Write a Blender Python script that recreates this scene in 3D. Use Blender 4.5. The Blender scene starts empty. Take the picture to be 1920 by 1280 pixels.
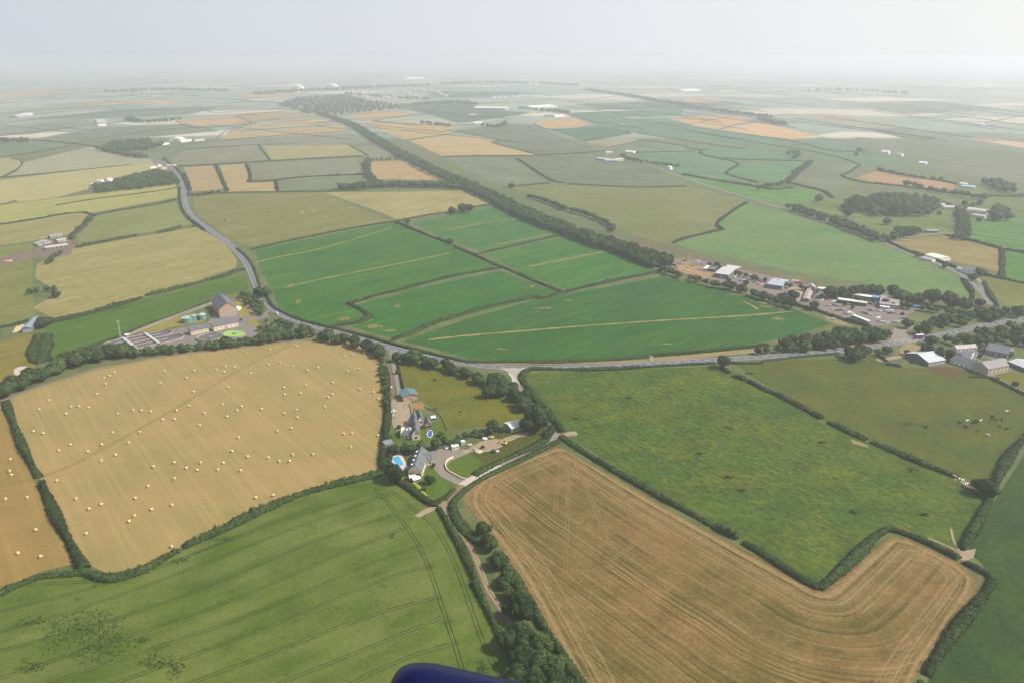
import bpy, bmesh, math, random
from mathutils import Vector, Matrix
R=math.radians
SC=bpy.context.scene; COL=SC.collection
# ---- camera (photo pixels 1920x1280 are projected on the ground plane) ----
F=1500.0; HOR=105.0; H=250.0
TH=math.atan((640-HOR)/F)
cam=bpy.data.cameras.new('camera'); camo=bpy.data.objects.new('camera',cam); COL.objects.link(camo); SC.camera=camo
cam.sensor_width=36; cam.lens=36*F/1920; cam.clip_start=.05; cam.clip_end=120000
camo.location=(0,0,H); camo.rotation_euler=(math.pi/2-TH,0,0)
# ---- light: hazy summer sun from the right ----
SUN_EL=R(46); SUN_AZ=R(97)
SD=Vector((math.sin(SUN_AZ)*math.cos(SUN_EL),math.cos(SUN_AZ)*math.cos(SUN_EL),math.sin(SUN_EL)))
sun=bpy.data.lights.new('sun','SUN'); sun.energy=4.3; sun.angle=R(.6); sun.color=(1,.93,.82)
suno=bpy.data.objects.new('sun',sun); COL.objects.link(suno); suno.rotation_euler=SD.to_track_quat('Z','Y').to_euler()
SC.world=bpy.data.worlds.new('World'); SC.world.use_nodes=True
wn=SC.world.node_tree; bg=wn.nodes['Background']
sky=wn.nodes.new('ShaderNodeTexSky'); sky.sky_type='NISHITA'; sky.sun_disc=False
sky.sun_elevation=SUN_EL; sky.sun_rotation=SUN_AZ; sky.dust_density=3; sky.altitude=100
bg.inputs[1].default_value=.13
# milky haze veil over the sky: thick at the horizon, brighter towards the sun's side
def wnode(t,**k):
    n=wn.nodes.new(t)
    for a,b in k.items(): setattr(n,a,b)
    return n
tc=wnode('ShaderNodeTexCoord'); dot=wnode('ShaderNodeVectorMath',operation='DOT_PRODUCT')
wn.links.new(tc.outputs['Generated'],dot.inputs[0]); dot.inputs[1].default_value=(.96,-.1,.22)
rmp=wnode('ShaderNodeValToRGB'); rmp.color_ramp.elements[0].position=.18; rmp.color_ramp.elements[0].color=(.625,.66,.72,1)
rmp.color_ramp.elements[1].position=.82; rmp.color_ramp.elements[1].color=(1.0,1.0,.955,1)
e=rmp.color_ramp.elements.new(.5); e.color=(.79,.82,.86,1)
ma=wnode('ShaderNodeMath',operation='MULTIPLY_ADD'); wn.links.new(dot.outputs['Value'],ma.inputs[0]); ma.inputs[1].default_value=.5; ma.inputs[2].default_value=.5
wn.links.new(ma.outputs[0],rmp.inputs[0])
sc_=wnode('ShaderNodeVectorMath',operation='SCALE'); wn.links.new(rmp.outputs[0],sc_.inputs[0])
VEIL=5.75; sc_.inputs['Scale'].default_value=VEIL
sep=wnode('ShaderNodeSeparateXYZ'); wn.links.new(tc.outputs['Generated'],sep.inputs[0])
mr=wnode('ShaderNodeMapRange',interpolation_type='SMOOTHSTEP'); wn.links.new(sep.outputs['Z'],mr.inputs[0])
mr.inputs[1].default_value=.03; mr.inputs[2].default_value=.55; mr.inputs[3].default_value=0; mr.inputs[4].default_value=.85
mx=wnode('ShaderNodeMix',data_type='RGBA'); wn.links.new(mr.outputs[0],mx.inputs[0])
wn.links.new(sc_.outputs[0],mx.inputs[6]); wn.links.new(sky.outputs[0],mx.inputs[7]); wn.links.new(mx.outputs[2],bg.inputs[0])
SC.view_settings.view_transform='Standard'; SC.view_settings.look='None'; SC.view_settings.gamma=1
SC.view_settings.use_curve_mapping=False; SC.view_settings.exposure=.42
SIG=.00016; HG=.36
def haze():
    me=bpy.data.meshes.new('haze'); bm=bmesh.new(); bmesh.ops.create_cube(bm,size=1)
    for v in bm.verts: v.co=Vector((v.co.x*70000,v.co.y*70000+25000,-1+(v.co.z+.5)*257))
    bm.to_mesh(me); bm.free(); o=bpy.data.objects.new('haze',me); COL.objects.link(o); o['kind']='stuff'
    m=bpy.data.materials.new('haze'); m.use_nodes=True; n=m.node_tree; n.nodes.remove(n.nodes['Principled BSDF'])
    v=n.nodes.new('ShaderNodeVolumePrincipled'); v.inputs['Color'].default_value=(.895,.918,.985,1)
    v.inputs['Density'].default_value=SIG; v.inputs['Anisotropy'].default_value=HG
    n.links.new(v.outputs[0],n.nodes['Material Output'].inputs['Volume']); me.materials.append(m)
haze()
SC.cycles.volume_bounces=2
import numpy as np
rng=random.Random(7)
# ---------------- helpers ----------------
def g(px,py,z=0.0):
    dx=(px-960)/F; dy=(640-py)/F
    d=Vector((dx, math.cos(TH)+dy*math.sin(TH), -math.sin(TH)+dy*math.cos(TH)))
    t=(z-H)/d.z
    return Vector((d.x*t,d.y*t,z))
def lin(c): c/=255; return c/12.92 if c<=.04045 else ((c+.055)/1.055)**2.4
def alb(px,py,rgb):
    """real surface colour of something that looks rgb in the photo through the haze at that distance"""
    p=g(px,py); T=math.exp(-SIG*(p-camo.location).length); x=px/1920
    L,M,Q=(.61,.655,.685),(.70,.745,.77),(.83,.875,.88)
    out=[]
    for i in range(3):
        A=(L[i]+(M[i]-L[i])*x*2 if x<.5 else M[i]+(Q[i]-M[i])*(x*2-1))*(1-T)
        lo=(.014,.030,.007)[i]
        out.append(min(.85,max(lo,(lin(rgb[i])-A)/(GAIN*T))))
    return tuple(out)
GAIN=1.85
class Mat:
    def __init__(s,name):
        s.m=bpy.data.materials.new(name); s.m.use_nodes=True; s.t=s.m.node_tree; s.b=s.t.nodes['Principled BSDF']
        s.b.inputs['Roughness'].default_value=.9; s.b.inputs['Specular IOR Level'].default_value=.15
    def n(s,ty,ins={},**k):
        n=s.t.nodes.new(ty)
        for a,b in k.items(): setattr(n,a,b)
        for a,b in ins.items():
            if isinstance(b,bpy.types.NodeSocket): s.t.links.new(b,n.inputs[a])
            else: n.inputs[a].default_value=b
        return n
    def pos(s): return s.n('ShaderNodeNewGeometry').outputs['Position']
    def noise(s,v,scale,detail=3,rough=.55):
        return s.n('ShaderNodeTexNoise',{'Vector':v,'Scale':scale,'Detail':detail,'Roughness':rough}).outputs['Fac']
    def rng(s,v,a,b,c=0,d=1): return s.n('ShaderNodeMapRange',{0:v,1:a,2:b,3:c,4:d}).outputs[0]
    def mix(s,f,a,b,bt='MIX'):
        n=s.n('ShaderNodeMix',data_type='RGBA',blend_type=bt)
        for i,v in ((0,f),(6,a),(7,b)):
            if isinstance(v,bpy.types.NodeSocket): s.t.links.new(v,n.inputs[i])
            elif i==0: n.inputs[0].default_value=v
            else: n.inputs[i].default_value=tuple(v)[:3]+(1,)
        return n.outputs[2]
    def out(s,c): s.t.links.new(c,s.b.inputs['Base Color']); return s.m
def stripecoord(m,ang,along,across,pos=None):
    mp=m.n('ShaderNodeMapping',{'Vector':pos or m.pos(),'Rotation':(0,0,-ang)})
    return m.n('ShaderNodeVectorMath',{0:mp.outputs[0],1:(1/along,1/across,0)},operation='MULTIPLY').outputs[0]
def field_mat(name,A,B,P=None,S=None,ang=0,sw=5,ss=.35,big=60,fine=.22,pt=.62,fs=.5,along=160):
    """A/B broad patches, P small patches, S stripe colour along ang"""
    m=Mat(name); p=m.pos()
    c=m.mix(m.rng(m.noise(p,1/big,4,.6),.38,.62),A,B)
    if P is not None: c=m.mix(m.rng(m.noise(p,1/9,5,.7),pt,pt+.1,0,.75),c,P)
    if S is not None:
        sc=stripecoord(m,ang,along,sw)
        st=m.noise(sc,1,2,.5)
        c=m.mix(m.rng(st,.47,.62,0,ss),c,S)
    f=m.rng(m.noise(p,fs,5,.75),.3,.7,1-fine,1+fine)
    f2=m.rng(m.noise(p,1/22,3,.6),.3,.7,1-fine*.4,1+fine*.4)
    c=m.n('ShaderNodeVectorMath',{0:c,'Scale':f},operation='SCALE').outputs[0]
    c=m.n('ShaderNodeVectorMath',{0:c,'Scale':f2},operation='SCALE').outputs[0]
    return m.out(c)
def flat_mat(name,col,rough=.8,var=.12,sc=.6,spec=.2,metal=0):
    m=Mat(name); m.b.inputs['Roughness'].default_value=rough; m.b.inputs['Specular IOR Level'].default_value=spec; m.b.inputs['Metallic'].default_value=metal
    f=m.rng(m.noise(m.n('ShaderNodeTexCoord').outputs['Object'],sc,4,.65),.3,.7,1-var,1+var)
    return m.out(m.n('ShaderNodeVectorMath',{0:tuple(col),'Scale':f},operation='SCALE').outputs[0])
def link(name,me,mat=None,parent=None,loc=None):
    o=bpy.data.objects.new(name,me); COL.objects.link(o)
    if mat is not None and me is not None: me.materials.append(mat)
    if parent is not None: o.parent=parent
    if loc is not None: o.location=loc
    return o
def tag(o,label=None,cat=None,group=None,kind=None):
    if label: o['label']=label
    if cat: o['category']=cat
    if group: o['group']=group
    if kind: o['kind']=kind
    return o
def npmesh(name,V,Fq):
    """V (n,3), Fq (m,k) same-size faces"""
    V=np.asarray(V,dtype=np.float32); Fq=np.asarray(Fq,dtype=np.int32); me=bpy.data.meshes.new(name)
    me.vertices.add(len(V)); me.vertices.foreach_set('co',V.ravel())
    k=Fq.shape[1]; me.loops.add(Fq.size); me.loops.foreach_set('vertex_index',Fq.ravel())
    me.polygons.add(len(Fq)); me.polygons.foreach_set('loop_start',np.arange(len(Fq),dtype=np.int32)*k)
    me.update(calc_edges=True); return me
def poly_mesh(name,pts):
    me=bpy.data.meshes.new(name); bm=bmesh.new()
    f=bm.faces.new([bm.verts.new(p) for p in pts])
    f.normal_update()
    if f.normal.z<0: bmesh.ops.reverse_faces(bm,faces=[f])
    bmesh.ops.triangulate(bm,faces=bm.faces[:],ngon_method='EAR_CLIP')
    bm.to_mesh(me); bm.free(); return me
def smooth(pts,n=2):
    for _ in range(n):
        q=[pts[0]]
        for a,b in zip(pts,pts[1:]): q+= [a.lerp(b,.25),a.lerp(b,.75)]
        q.append(pts[-1]); pts=q
    return pts
def resample(pts,step):
    out=[pts[0].copy()]; acc=0
    for a,b in zip(pts,pts[1:]):
        L=(b-a).length
        if L<1e-6: continue
        t=step-acc
        while t<=L: out.append(a.lerp(b,t/L)); t+=step
        acc=(acc+L)%step
    if (out[-1]-pts[-1]).length>step*.3: out.append(pts[-1].copy())
    return out
def ribbon(name,px,w,mat,z,sm=2,kind='structure',wob=0,step=None):
    pts=smooth([g(*p) for p in px],sm)
    if step: pts=resample(pts,step)
    V=[];Fc=[]
    for i,p in enumerate(pts):
        t=(pts[min(i+1,len(pts)-1)]-pts[max(i-1,0)]).normalized(); n=Vector((-t.y,t.x,0)); ww=w*(1+rng.uniform(-wob,wob))
        V+=[(p+n*ww/2).to_tuple()[:2]+(z,),(p-n*ww/2).to_tuple()[:2]+(z,)]
        if i: Fc.append((2*i-1,2*i+1,2*i,2*i-2))
    o=link(name,npmesh(name,V,Fc),mat)
    return tag(o,kind=kind)
# ---------------- base ground: one sheet to the horizon, patchwork of far fields ----------------
def ground():
    m=Mat('far_fields_hazed'); p=m.pos()
    v=m.n('ShaderNodeVectorMath',{0:p,1:(1/520,1/300,0)},operation='MULTIPLY').outputs[0]
    wv=m.n('ShaderNodeMix',{0:.12,4:v,5:m.n('ShaderNodeTexNoise',{'Vector':v,'Scale':1.2}).outputs['Color']},data_type='VECTOR').outputs[1]
    vo=m.n('ShaderNodeTexVoronoi',{'Vector':wv,'Scale':1.0})
    r=m.n('ShaderNodeValToRGB'); r.color_ramp.interpolation='CONSTANT'; m.t.links.new(m.n('ShaderNodeSeparateColor',{0:vo.outputs['Color']}).outputs[0],r.inputs[0])
    cs=[(0,(.15,.19,.14)),(.2,(.19,.22,.16)),(.38,(.16,.20,.15)),(.55,(.25,.25,.18)),(.68,(.18,.22,.16)),(.8,(.37,.33,.25)),(.87,(.17,.20,.15)),(.95,(.42,.38,.30))]  # far cells kept pale and bluish: extra distance haze put into their colour
    for i,(q,c) in enumerate(cs):
        e=r.color_ramp.elements[i] if i<2 else r.color_ramp.elements.new(q); e.position=q; e.color=c+(1,)
    far=r.outputs[0]
    c=m.mix(m.rng(m.noise(p,.05,4,.65),.4,.6),(.070,.092,.028),(.105,.118,.042))
    y=m.n('ShaderNodeSeparateXYZ',{0:p}).outputs['Y']
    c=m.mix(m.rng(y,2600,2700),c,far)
    f=m.rng(m.noise(p,.35,5,.7),.3,.7,.8,1.2)
    m.out(m.n('ShaderNodeVectorMath',{0:c,'Scale':f},operation='SCALE').outputs[0])
    n=24; V=[];Fc=[]
    for j in range(n+1):
        for i in range(n+1):
            V.append((-32000+64000*i/n, -3000+60000*j/n,0))
            if i and j: a=j*(n+1)+i; Fc.append((a-n-2,a-n-1,a,a-1))
    tag(link('ground',npmesh('ground',V,Fc),m.m),kind='structure')
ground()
# ---------------- fields: traced outlines laid on the ground ----------------
def wang(a,b):
    d=g(*b)-g(*a); return math.atan2(d.y,d.x)
NF=[0]
def field(px,A,B=None,P=None,S=None,dirn=None,ref=None,**k):
    i=NF[0]; NF[0]+=1
    cx,cy=ref or (sum(p[0] for p in px)/len(px),sum(p[1] for p in px)/len(px))
    z=.03+(i%24)*.003
    f=lambda c: alb(cx,cy,c) if c else None
    B=B or tuple(x*.95 for x in A)
    m=field_mat('field_soil_%d'%i,f(A),f(B),f(P),f(S),wang(*dirn) if dirn else 0,**k)
    return tag(link('field',poly_mesh('field',[g(*p,0)+Vector((0,0,z)) for p in px]),m),kind='structure')
E1=dict(fine=.1)
# foreground
field([(-260,1180),(0,1113),(60,1085),(160,1072),(215,1088),(265,1070),(340,1035),(420,998),(500,963),(580,928),(660,906),(735,898),(770,925),(805,948),(830,960),(850,1010),(880,1080),(905,1140),(930,1200),(965,1280),(1010,1420),(-300,1420)],
  (106,124,68),(124,136,82),P=(94,114,60),S=(136,144,92),dirn=((100,1180),(700,960)),sw=14,ss=.4,big=34,fine=.24,along=50,pt=.57,ref=(450,1100))
field([(20,745),(75,722),(180,690),(300,668),(420,655),(560,640),(640,637),(680,650),(712,680),(722,720),(718,780),(712,830),(716,868),(722,885),(640,905),(560,925),(480,960),(400,1000),(340,1025),(270,1060),(200,1075),(150,1050),(110,975),(80,905),(40,820)],
  (185,163,117),(172,158,110),P=(166,154,98),S=(198,174,126),dirn=((250,700),(420,900)),sw=3.5,ss=.4,big=55,fine=.12,pt=.6)
field([(-260,880),(-60,780),(0,755),(14,765),(40,850),(75,925),(108,990),(145,1055),(80,1070),(0,1103),(-260,1170)],
  (172,148,102),(163,144,96),P=(150,128,72),S=(190,162,112),dirn=((250,700),(420,900)),sw=5,ss=.4,big=50,fine=.14)
field([(978,700),(1340,686),(1375,695),(1420,722),(1540,792),(1640,835),(1760,885),(1858,922),(1845,960),(1800,1035),(1740,1010),(1665,985),(1610,1035),(1540,1100),(1450,1048),(1300,965),(1150,870),(1060,815),(1035,780),(1000,740)],
  (102,124,58),(120,130,66),P=(138,138,80),S=(84,108,50),dirn=((1100,800),(1300,900)),sw=3,ss=.5,big=48,fine=.5,fs=.3,pt=.56,along=10)
field([(1375,680),(1640,668),(1700,690),(1800,690),(1860,712),(1925,745),(2080,790),(1990,800),(1905,838),(1880,870),(1860,912),(1760,880),(1640,830),(1540,785),(1420,712)],
  (112,124,76),(122,127,80),P=(136,128,84),big=45,fine=.34,pt=.56,fs=.22)
field([(1925,845),(2180,780),(2500,1420),(1690,1420),(1745,1260),(1800,1180),(1870,1090),(1835,1050),(1812,1035),(1870,930)],
  (84,104,54),(94,112,60),P=(108,110,62),big=45,fine=.45,fs=.25,ref=(1880,1150))
field([(300+438,683),(790,675),(850,688),(905,710),(910,742),(985,752),(1010,775),(985,790),(900,800),(842,806),(818,775),(790,745),(745,735)],
  (134,134,72),(122,130,66),P=(150,140,88),big=28,fine=.34,fs=.3,pt=.56)
# green crop blocks
cg=(96,140,84);cb=(86,132,74);cp=(132,146,100)
for pl,A,B in (([(478,468),(740,418),(815,447),(935,499),(900,511),(850,520),(765,545),(700,556),(656,571),(695,590),(655,606),(620,610),(560,598),(520,575),(512,545),(490,510)],(106,144,90),(96,136,78)),
  ([(668,572),(702,600),(660,613),(740,635),(850,597),(1000,560),(1045,548),(937,508),(800,538)],(98,141,80),(90,134,72)),
  ([(755,640),(870,600),(1000,563),(1060,552),(1150,536),(1240,519),(1300,531),(1400,552),(1480,577),(1560,607),(1480,632),(1350,655),(1220,666),(1080,676),(960,677),(880,672),(820,655)],(94,136,74),(88,129,64)),
  ([(775,418),(935,386),(990,405),(1065,436),(905,472),(830,447)],(120,153,120),(112,148,108)),
  ([(908,477),(1075,441),(1150,460),(1232,508),(1060,543),(985,516)],(112,150,108),(102,144,98))):
    A=(A[0]-4,A[1]-6,A[2]-8); B=(B[0]-4,B[1]-6,B[2]-8)
    field(pl,A,B,P=tuple(x+30 if i!=1 else x+10 for i,x in enumerate(A)),S=(A[0]+20,A[1]+8,A[2]+6),dirn=((500,540),(800,480)),sw=6,ss=.6,big=55,fine=.26,fs=.16,pt=.585)
# middle left
T=[
([(70,495),(140,465),(370,426),(420,455),(445,488),(440,503),(330,540),(200,575),(100,597),(60,577),(110,550),(65,520)],(172,166,118),(164,162,112)),
([(85,610),(200,580),(330,548),(462,513),(466,545),(400,557),(300,600),(200,638),(150,655),(78,672)],(106,130,76),(112,136,80)),
([(-120,650),(0,640),(60,625),(66,690),(30,705),(0,722),(-120,770)],(146,140,88),(160,144,96)),
([(-140,485),(60,455),(62,560),(66,592),(0,612),(-140,645)],(140,146,102),(150,152,108)),
([(-120,436),(0,418),(100,402),(172,400),(140,438),(60,452),(-120,478)],(168,166,122),(160,160,116)),
([(182,402),(330,379),(345,395),(368,422),(150,456),(142,440)],(152,160,118),(146,156,112)),
([(-100,398),(0,385),(330,345),(334,370),(180,398),(0,418),(-100,430)],(182,183,126),(173,178,120)),
([(-100,352),(0,338),(210,312),(290,308),(296,315),(170,345),(165,355),(100,372),(0,383),(-100,394)],(188,188,138),(190,184,134)),
([(10,331),(32,322),(45,305),(140,282),(170,276),(200,285),(285,300),(290,308),(150,318)],(176,186,144),(186,188,146)),
([(-100,322),(-30,300),(20,296),(42,302),(36,314),(5,330),(-100,346)],(182,188,132),(176,184,130)),
([(362,366),(600,361),(725,411),(740,415),(476,463),(432,450),(400,425),(368,400)],(152,154,114),(146,150,108)),
([(606,361),(750,360),(885,357),(930,379),(830,398),(745,412),(690,390)],(182,176,132),(168,168,122)),
([(345,314),(400,311),(421,355),(354,360)],(188,174,140),None),([(412,310),(460,308),(466,335),(470,343),(515,341),(517,359),(428,361)],(190,178,140),None),
([(470,308),(668,296),(688,331),(525,339),(472,334)],(160,170,136),None),([(320,297),(345,282),(485,273),(503,300),(330,311)],(164,172,140),None),
([(492,274),(650,272),(690,290),(510,300)],(184,182,148),None),([(527,341),(690,333),(700,350),(527,357)],(150,164,130),None),
([(685,305),(770,300),(800,311),(845,338),(700,336)],(196,178,142),(186,172,134)),([(665,276),(735,270),(762,291),(700,299)],(168,172,146),None),
([(415,263),(430,249),(640,237),(655,248),(520,256)],(198,188,156),None),([(430,246),(480,234),(590,221),(636,233)],(200,192,162),None),
([(350,276),(420,264),(655,249),(700,266),(660,271)],(166,176,152),None),([(327,225),(430,217),(478,232),(360,240)],(204,192,164),None),
([(133,197),(200,189),(300,188),(352,196)],(208,200,176),None),([(60,262),(180,240),(350,232),(415,246),(300,256),(130,268)],(158,174,152),None),
([(-120,305),(0,293),(125,273),(60,264),(-120,266)],(150,172,142),None),([(240,292),(330,280),(310,297),(295,298)],(156,170,138),None),
([(0,240),(150,222),(180,232),(60,252),(-60,258),(-60,246)],(166,180,160),None),([(60,225),(220,205),(420,200),(360,214),(200,222)],(164,180,164),None),
([(440,177),(530,170),(560,176),(480,182)],(206,198,172),None),([(-60,176),(60,170),(190,175),(60,180),(-60,184)],(200,198,180),None),
([(440,214),(520,209),(600,212),(560,218),(470,230)],(190,186,162),None)]
def haze_lift(c,pl):  # mixes haze into field colours: farther greens greyed, slight blue added
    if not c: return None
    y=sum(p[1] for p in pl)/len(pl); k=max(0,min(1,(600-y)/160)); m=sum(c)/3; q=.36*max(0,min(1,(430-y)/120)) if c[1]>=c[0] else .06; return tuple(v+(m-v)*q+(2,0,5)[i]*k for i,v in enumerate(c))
for pl,A,B in T: field(pl,haze_lift(A,pl),haze_lift(B,pl),S=tuple(x+10 for x in haze_lift(A,pl)),dirn=((100,380),(300,352)),sw=9,ss=.8,big=60,fine=.2,fs=.1)
# right hand and centre distance
T=[
([(1265,456),(1350,431),(1346,415),(1400,381),(1480,401),(1600,441),(1700,476),(1790,516),(1822,548),(1815,560),(1760,557),(1600,528),(1480,508),(1380,484),(1300,470)],(130,157,116),(144,163,120)),
([(960,353),(1040,343),(1120,348),(1290,350),(1398,376),(1343,414),(1345,428),(1265,452),(1240,458),(1180,437),(1100,404),(1020,372)],(150,158,118),(146,156,114)),
([(985,298),(1110,291),(1210,306),(1288,346),(1120,346),(1047,339)],(150,166,132),None),([(835,296),(960,298),(1028,340),(960,349),(930,346),(885,326)],(152,168,134),None),
([(767,264),(853,253),(938,262),(917,267),(1005,291),(828,293)],(204,190,154),None),([(683,230),(750,229),(868,238),(838,243),(846,252),(760,263)],(204,192,158),None),
([(647,214),(713,208),(785,213),(697,227)],(204,194,164),None),([(847,246),(950,231),(1000,234),(1130,283),(1012,290),(930,267),(942,262),(856,250)],(156,172,148),None),
([(1001,228),(1073,221),(1112,235),(1027,242)],(214,194,160),None),([(1029,244),(1117,238),(1187,250),(1099,265)],(142,174,148),None),
([(1057,212),(1280,204),(1280,217),(1180,220),(1138,223),(1168,232),(1120,235),(1067,218)],(156,184,162),None),
([(1147,224),(1250,223),(1290,233),(1340,250),(1290,262),(1192,250),(1124,238),(1176,233)],(154,182,158),None),([(1095,267),(1167,258),(1203,263),(1142,276)],(186,184,158),None),
([(1142,278),(1207,265),(1300,276),(1290,287),(1152,285)],(158,176,148),None),([(1189,288),(1290,286),(1390,306),(1360,324),(1280,326),(1250,319)],(142,178,136),None),
([(1255,221),(1360,216),(1421,227),(1346,241),(1300,235)],(222,200,168),None),([(1350,244),(1423,230),(1535,254),(1490,262),(1413,253)],(224,202,168),None),
([(1272,234),(1345,244),(1480,263),(1420,277),(1285,262)],(154,182,154),None),([(1490,265),(1540,257),(1613,271),(1625,283),(1563,284),(1462,267)],(154,182,154),None),
([(1432,278),(1563,286),(1633,286),(1711,307),(1667,311),(1613,309),(1493,287)],(148,180,144),None),([(1282,278),(1421,281),(1491,291),(1505,301),(1347,296),(1312,289)],(146,182,144),None),
([(1240,316),(1283,289),(1307,290),(1391,307),(1358,326),(1418,342),(1280,327)],(144,178,138),None),([(1394,307),(1508,303),(1478,339),(1447,342),(1363,327)],(142,180,134),None),
([(1489,340),(1515,308),(1553,304),(1611,311),(1583,331),(1600,351),(1542,356)],(158,170,138),None),
([(1270,330),(1420,351),(1487,351),(1541,359),(1518,380),(1477,387),(1410,371),(1313,348)],(136,174,118),None),
([(1607,333),(1643,321),(1787,344),(1792,356),(1713,350),(1640,343)],(196,176,146),None),
([(1500,388),(1560,372),(1620,360),(1790,375),(1792,406),(1780,438),(1710,430),(1660,443),(1560,408)],(148,162,122),None),
([(1663,451),(1773,443),(1871,467),(1875,511),(1835,499),(1760,486)],(172,164,124),None),([(1820,411),(1990,402),(2060,492),(1885,462),(1817,450)],(134,164,120),None),
([(1887,472),(2060,500),(2060,545),(1885,520)],(122,158,106),None),([(1845,522),(1890,528),(2000,552),(2010,600),(1890,573),(1853,547)],(148,152,112),None),
([(1763,261),(1830,258),(1990,275),(1990,288),(1800,268)],(222,208,182),None),([(1463,214),(1560,214),(1690,236),(1652,241),(1560,229)],(200,200,172),None),
([(1700,245),(1900,250),(1980,262),(1760,257)],(178,194,170),None),([(1600,257),(1700,264),(1860,290),(1760,300),(1640,282)],(166,182,154),None),
([(1620,240),(1700,240),(1990,290),(1990,300),(1700,262)],(172,188,164),None),([(1740,310),(1860,296),(1990,318),(1990,350),(1840,340)],(166,176,148),None),
([(1793,358),(1990,362),(1990,396),(1830,404),(1800,380)],(152,166,128),None),([(1080,196),(1330,186),(1400,196),(1290,204),(1120,206)],(176,190,170),None),
([(720,196),(880,190),(900,205),(1000,212),(860,232),(800,214)],(158,180,162),None),([(800,172),(960,172),(1010,178),(860,184),(800,182)],(170,192,178),None),
([(1560,195),(1750,190),(1900,205),(1700,215)],(190,202,184),None),([(1280,184),(1345,183),(1350,192),(1285,194)],(212,204,190),None)]
for pl,A,B in T: field(pl,haze_lift(A,pl),haze_lift(B,pl),S=tuple(x+8 for x in haze_lift(A,pl)),dirn=((1300,460),(1700,520)),sw=18,ss=.8,big=90,fine=.17,fs=.06)
# the mown strip field: rows follow its hedge round the corner
def mown():
    out=[(868,935),(885,900),(950,868),(1045,835),(1100,868),(1200,922),(1300,982),(1400,1033),(1500,1087),(1538,1106),(1562,1096),(1612,1047),(1665,1005),(1700,1007),(1800,1057),(1835,1087),(1828,1112),(1790,1162),(1740,1242),(1698,1290),(1640,1430),(1150,1430),(1080,1285),(1030,1190),(1000,1130),(960,1060),(930,1010),(895,975)]
    L=[g(*p) for p in out]; ridge=smooth([g(*p) for p in ((1050,826),(1200,922),(1400,1033),(1500,1087),(1540,1112),(1562,1096),(1665,1002),(1770,910))],1)
    west=smooth([g(*p) for p in ((1045,835),(900,890),(868,935),(900,985),(960,1060),(1030,1190),(1150,1430))],1)
    arm=[g(*p) for p in ((1665,1003),(1700,1007),(1800,1057),(1835,1087),(1828,1112),(1740,1242),(1640,1430))]
    from mathutils.geometry import delaunay_2d_cdt, intersect_point_line
    def dist(p,ln):
        b=1e9
        for a,c in zip(ln,ln[1:]):
            q,t=intersect_point_line(p,a,c); t=min(1,max(0,t)); b=min(b,(a.lerp(c,t)-p).length)
        return b
    def inside(p):
        c=False
        for a,b in zip(L,L[1:]+L[:1]):
            if (a.y>p.y)!=(b.y>p.y) and p.x<(b.x-a.x)*(p.y-a.y)/(b.y-a.y)+a.x: c=not c
        return c
    V=[p.to_2d() for p in L]; n=len(V); st=6
    xs=[p.x for p in L]; ys=[p.y for p in L]; y=min(ys)
    while y<max(ys):
        x=min(xs)
        while x<max(xs):
            q=Vector((x,y,0))
            if inside(q): V.append(q.to_2d())
            x+=st
        y+=st
    r=delaunay_2d_cdt(V,[(i,(i+1)%n) for i in range(n)],[],1,.001)
    me=bpy.data.meshes.new('field'); me.from_pydata([(v.x,v.y,.065) for v in r[0]],[],[tuple(f) for f in r[2]])
    at=me.attributes.new('row','FLOAT','POINT'); at2=me.attributes.new('edge','FLOAT','POINT')
    for i,v in enumerate(r[0]):
        p=Vector((v.x,v.y,0)); d1=dist(p,ridge); d2=min(dist(p,west),dist(p,arm)*1.3)
        at.data[i].value=d1 if d1<d2*2.2+6 else d1; at2.data[i].value=min(d1,d2)
    c=(1250,1100); a=lambda q: alb(*c,q)
    m=Mat('mown_rows'); p=m.pos(); rw=m.n('ShaderNodeAttribute',attribute_name='row').outputs['Fac']; ed=m.n('ShaderNodeAttribute',attribute_name='edge').outputs['Fac']
    wob=m.rng(m.noise(p,1/45,3,.5),0,1,-2,2)
    q=m.n('ShaderNodeMath',{0:rw,1:wob},operation='ADD').outputs[0]
    vv=m.n('ShaderNodeCombineXYZ',{0:q}).outputs[0]
    base=m.mix(m.rng(m.noise(p,1/50,4,.6),.36,.64),a((150,125,86)),a((120,113,68)))
    s1=m.noise(vv,.42,2,.7); col=m.mix(m.n('ShaderNodeMath',{0:m.rng(s1,.42,.6,0,1),1:m.rng(m.noise(p,.06,4,.7),.35,.6,.15,.8)},operation='MULTIPLY').outputs[0],base,a((181,155,114)))
    s2=m.noise(m.n('ShaderNodeVectorMath',{0:vv,1:(31,0,0)},operation='ADD').outputs[0],.3,3,.7); col=m.mix(m.n('ShaderNodeMath',{0:m.rng(s2,.48,.6,0,1),1:m.rng(m.noise(p,.04,4,.7),.38,.6,.2,.95)},operation='MULTIPLY').outputs[0],col,a((104,100,54)))
    vv2=m.n('ShaderNodeVectorMath',{0:m.n('ShaderNodeCombineXYZ',{0:ed}).outputs[0],1:(1,0,0)},operation='MULTIPLY').outputs[0]
    s3=m.noise(vv2,.33,2,.6); hl=m.rng(ed,14,22,1,0)
    col=m.mix(m.n('ShaderNodeMath',{0:m.rng(s3,.45,.6,0,.8),1:hl},operation='MULTIPLY').outputs[0],col,a((180,157,118)))
    col=m.mix(m.rng(m.noise(p,1/6,5,.75),.52,.7,0,.5),col,a((112,108,58)))
    f=m.rng(m.noise(p,.5,5,.8),.3,.7,.62,1.36)
    me.materials.append(m.out(m.n('ShaderNodeVectorMath',{0:col,'Scale':f},operation='SCALE').outputs[0]))
    tag(link('field',me),kind='structure')
mown()
M_XT=field_mat('pale_wheelings',alb(1100,950,(176,152,108)),alb(1100,950,(160,138,96)))
NPR=np.random.RandomState(5)
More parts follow.
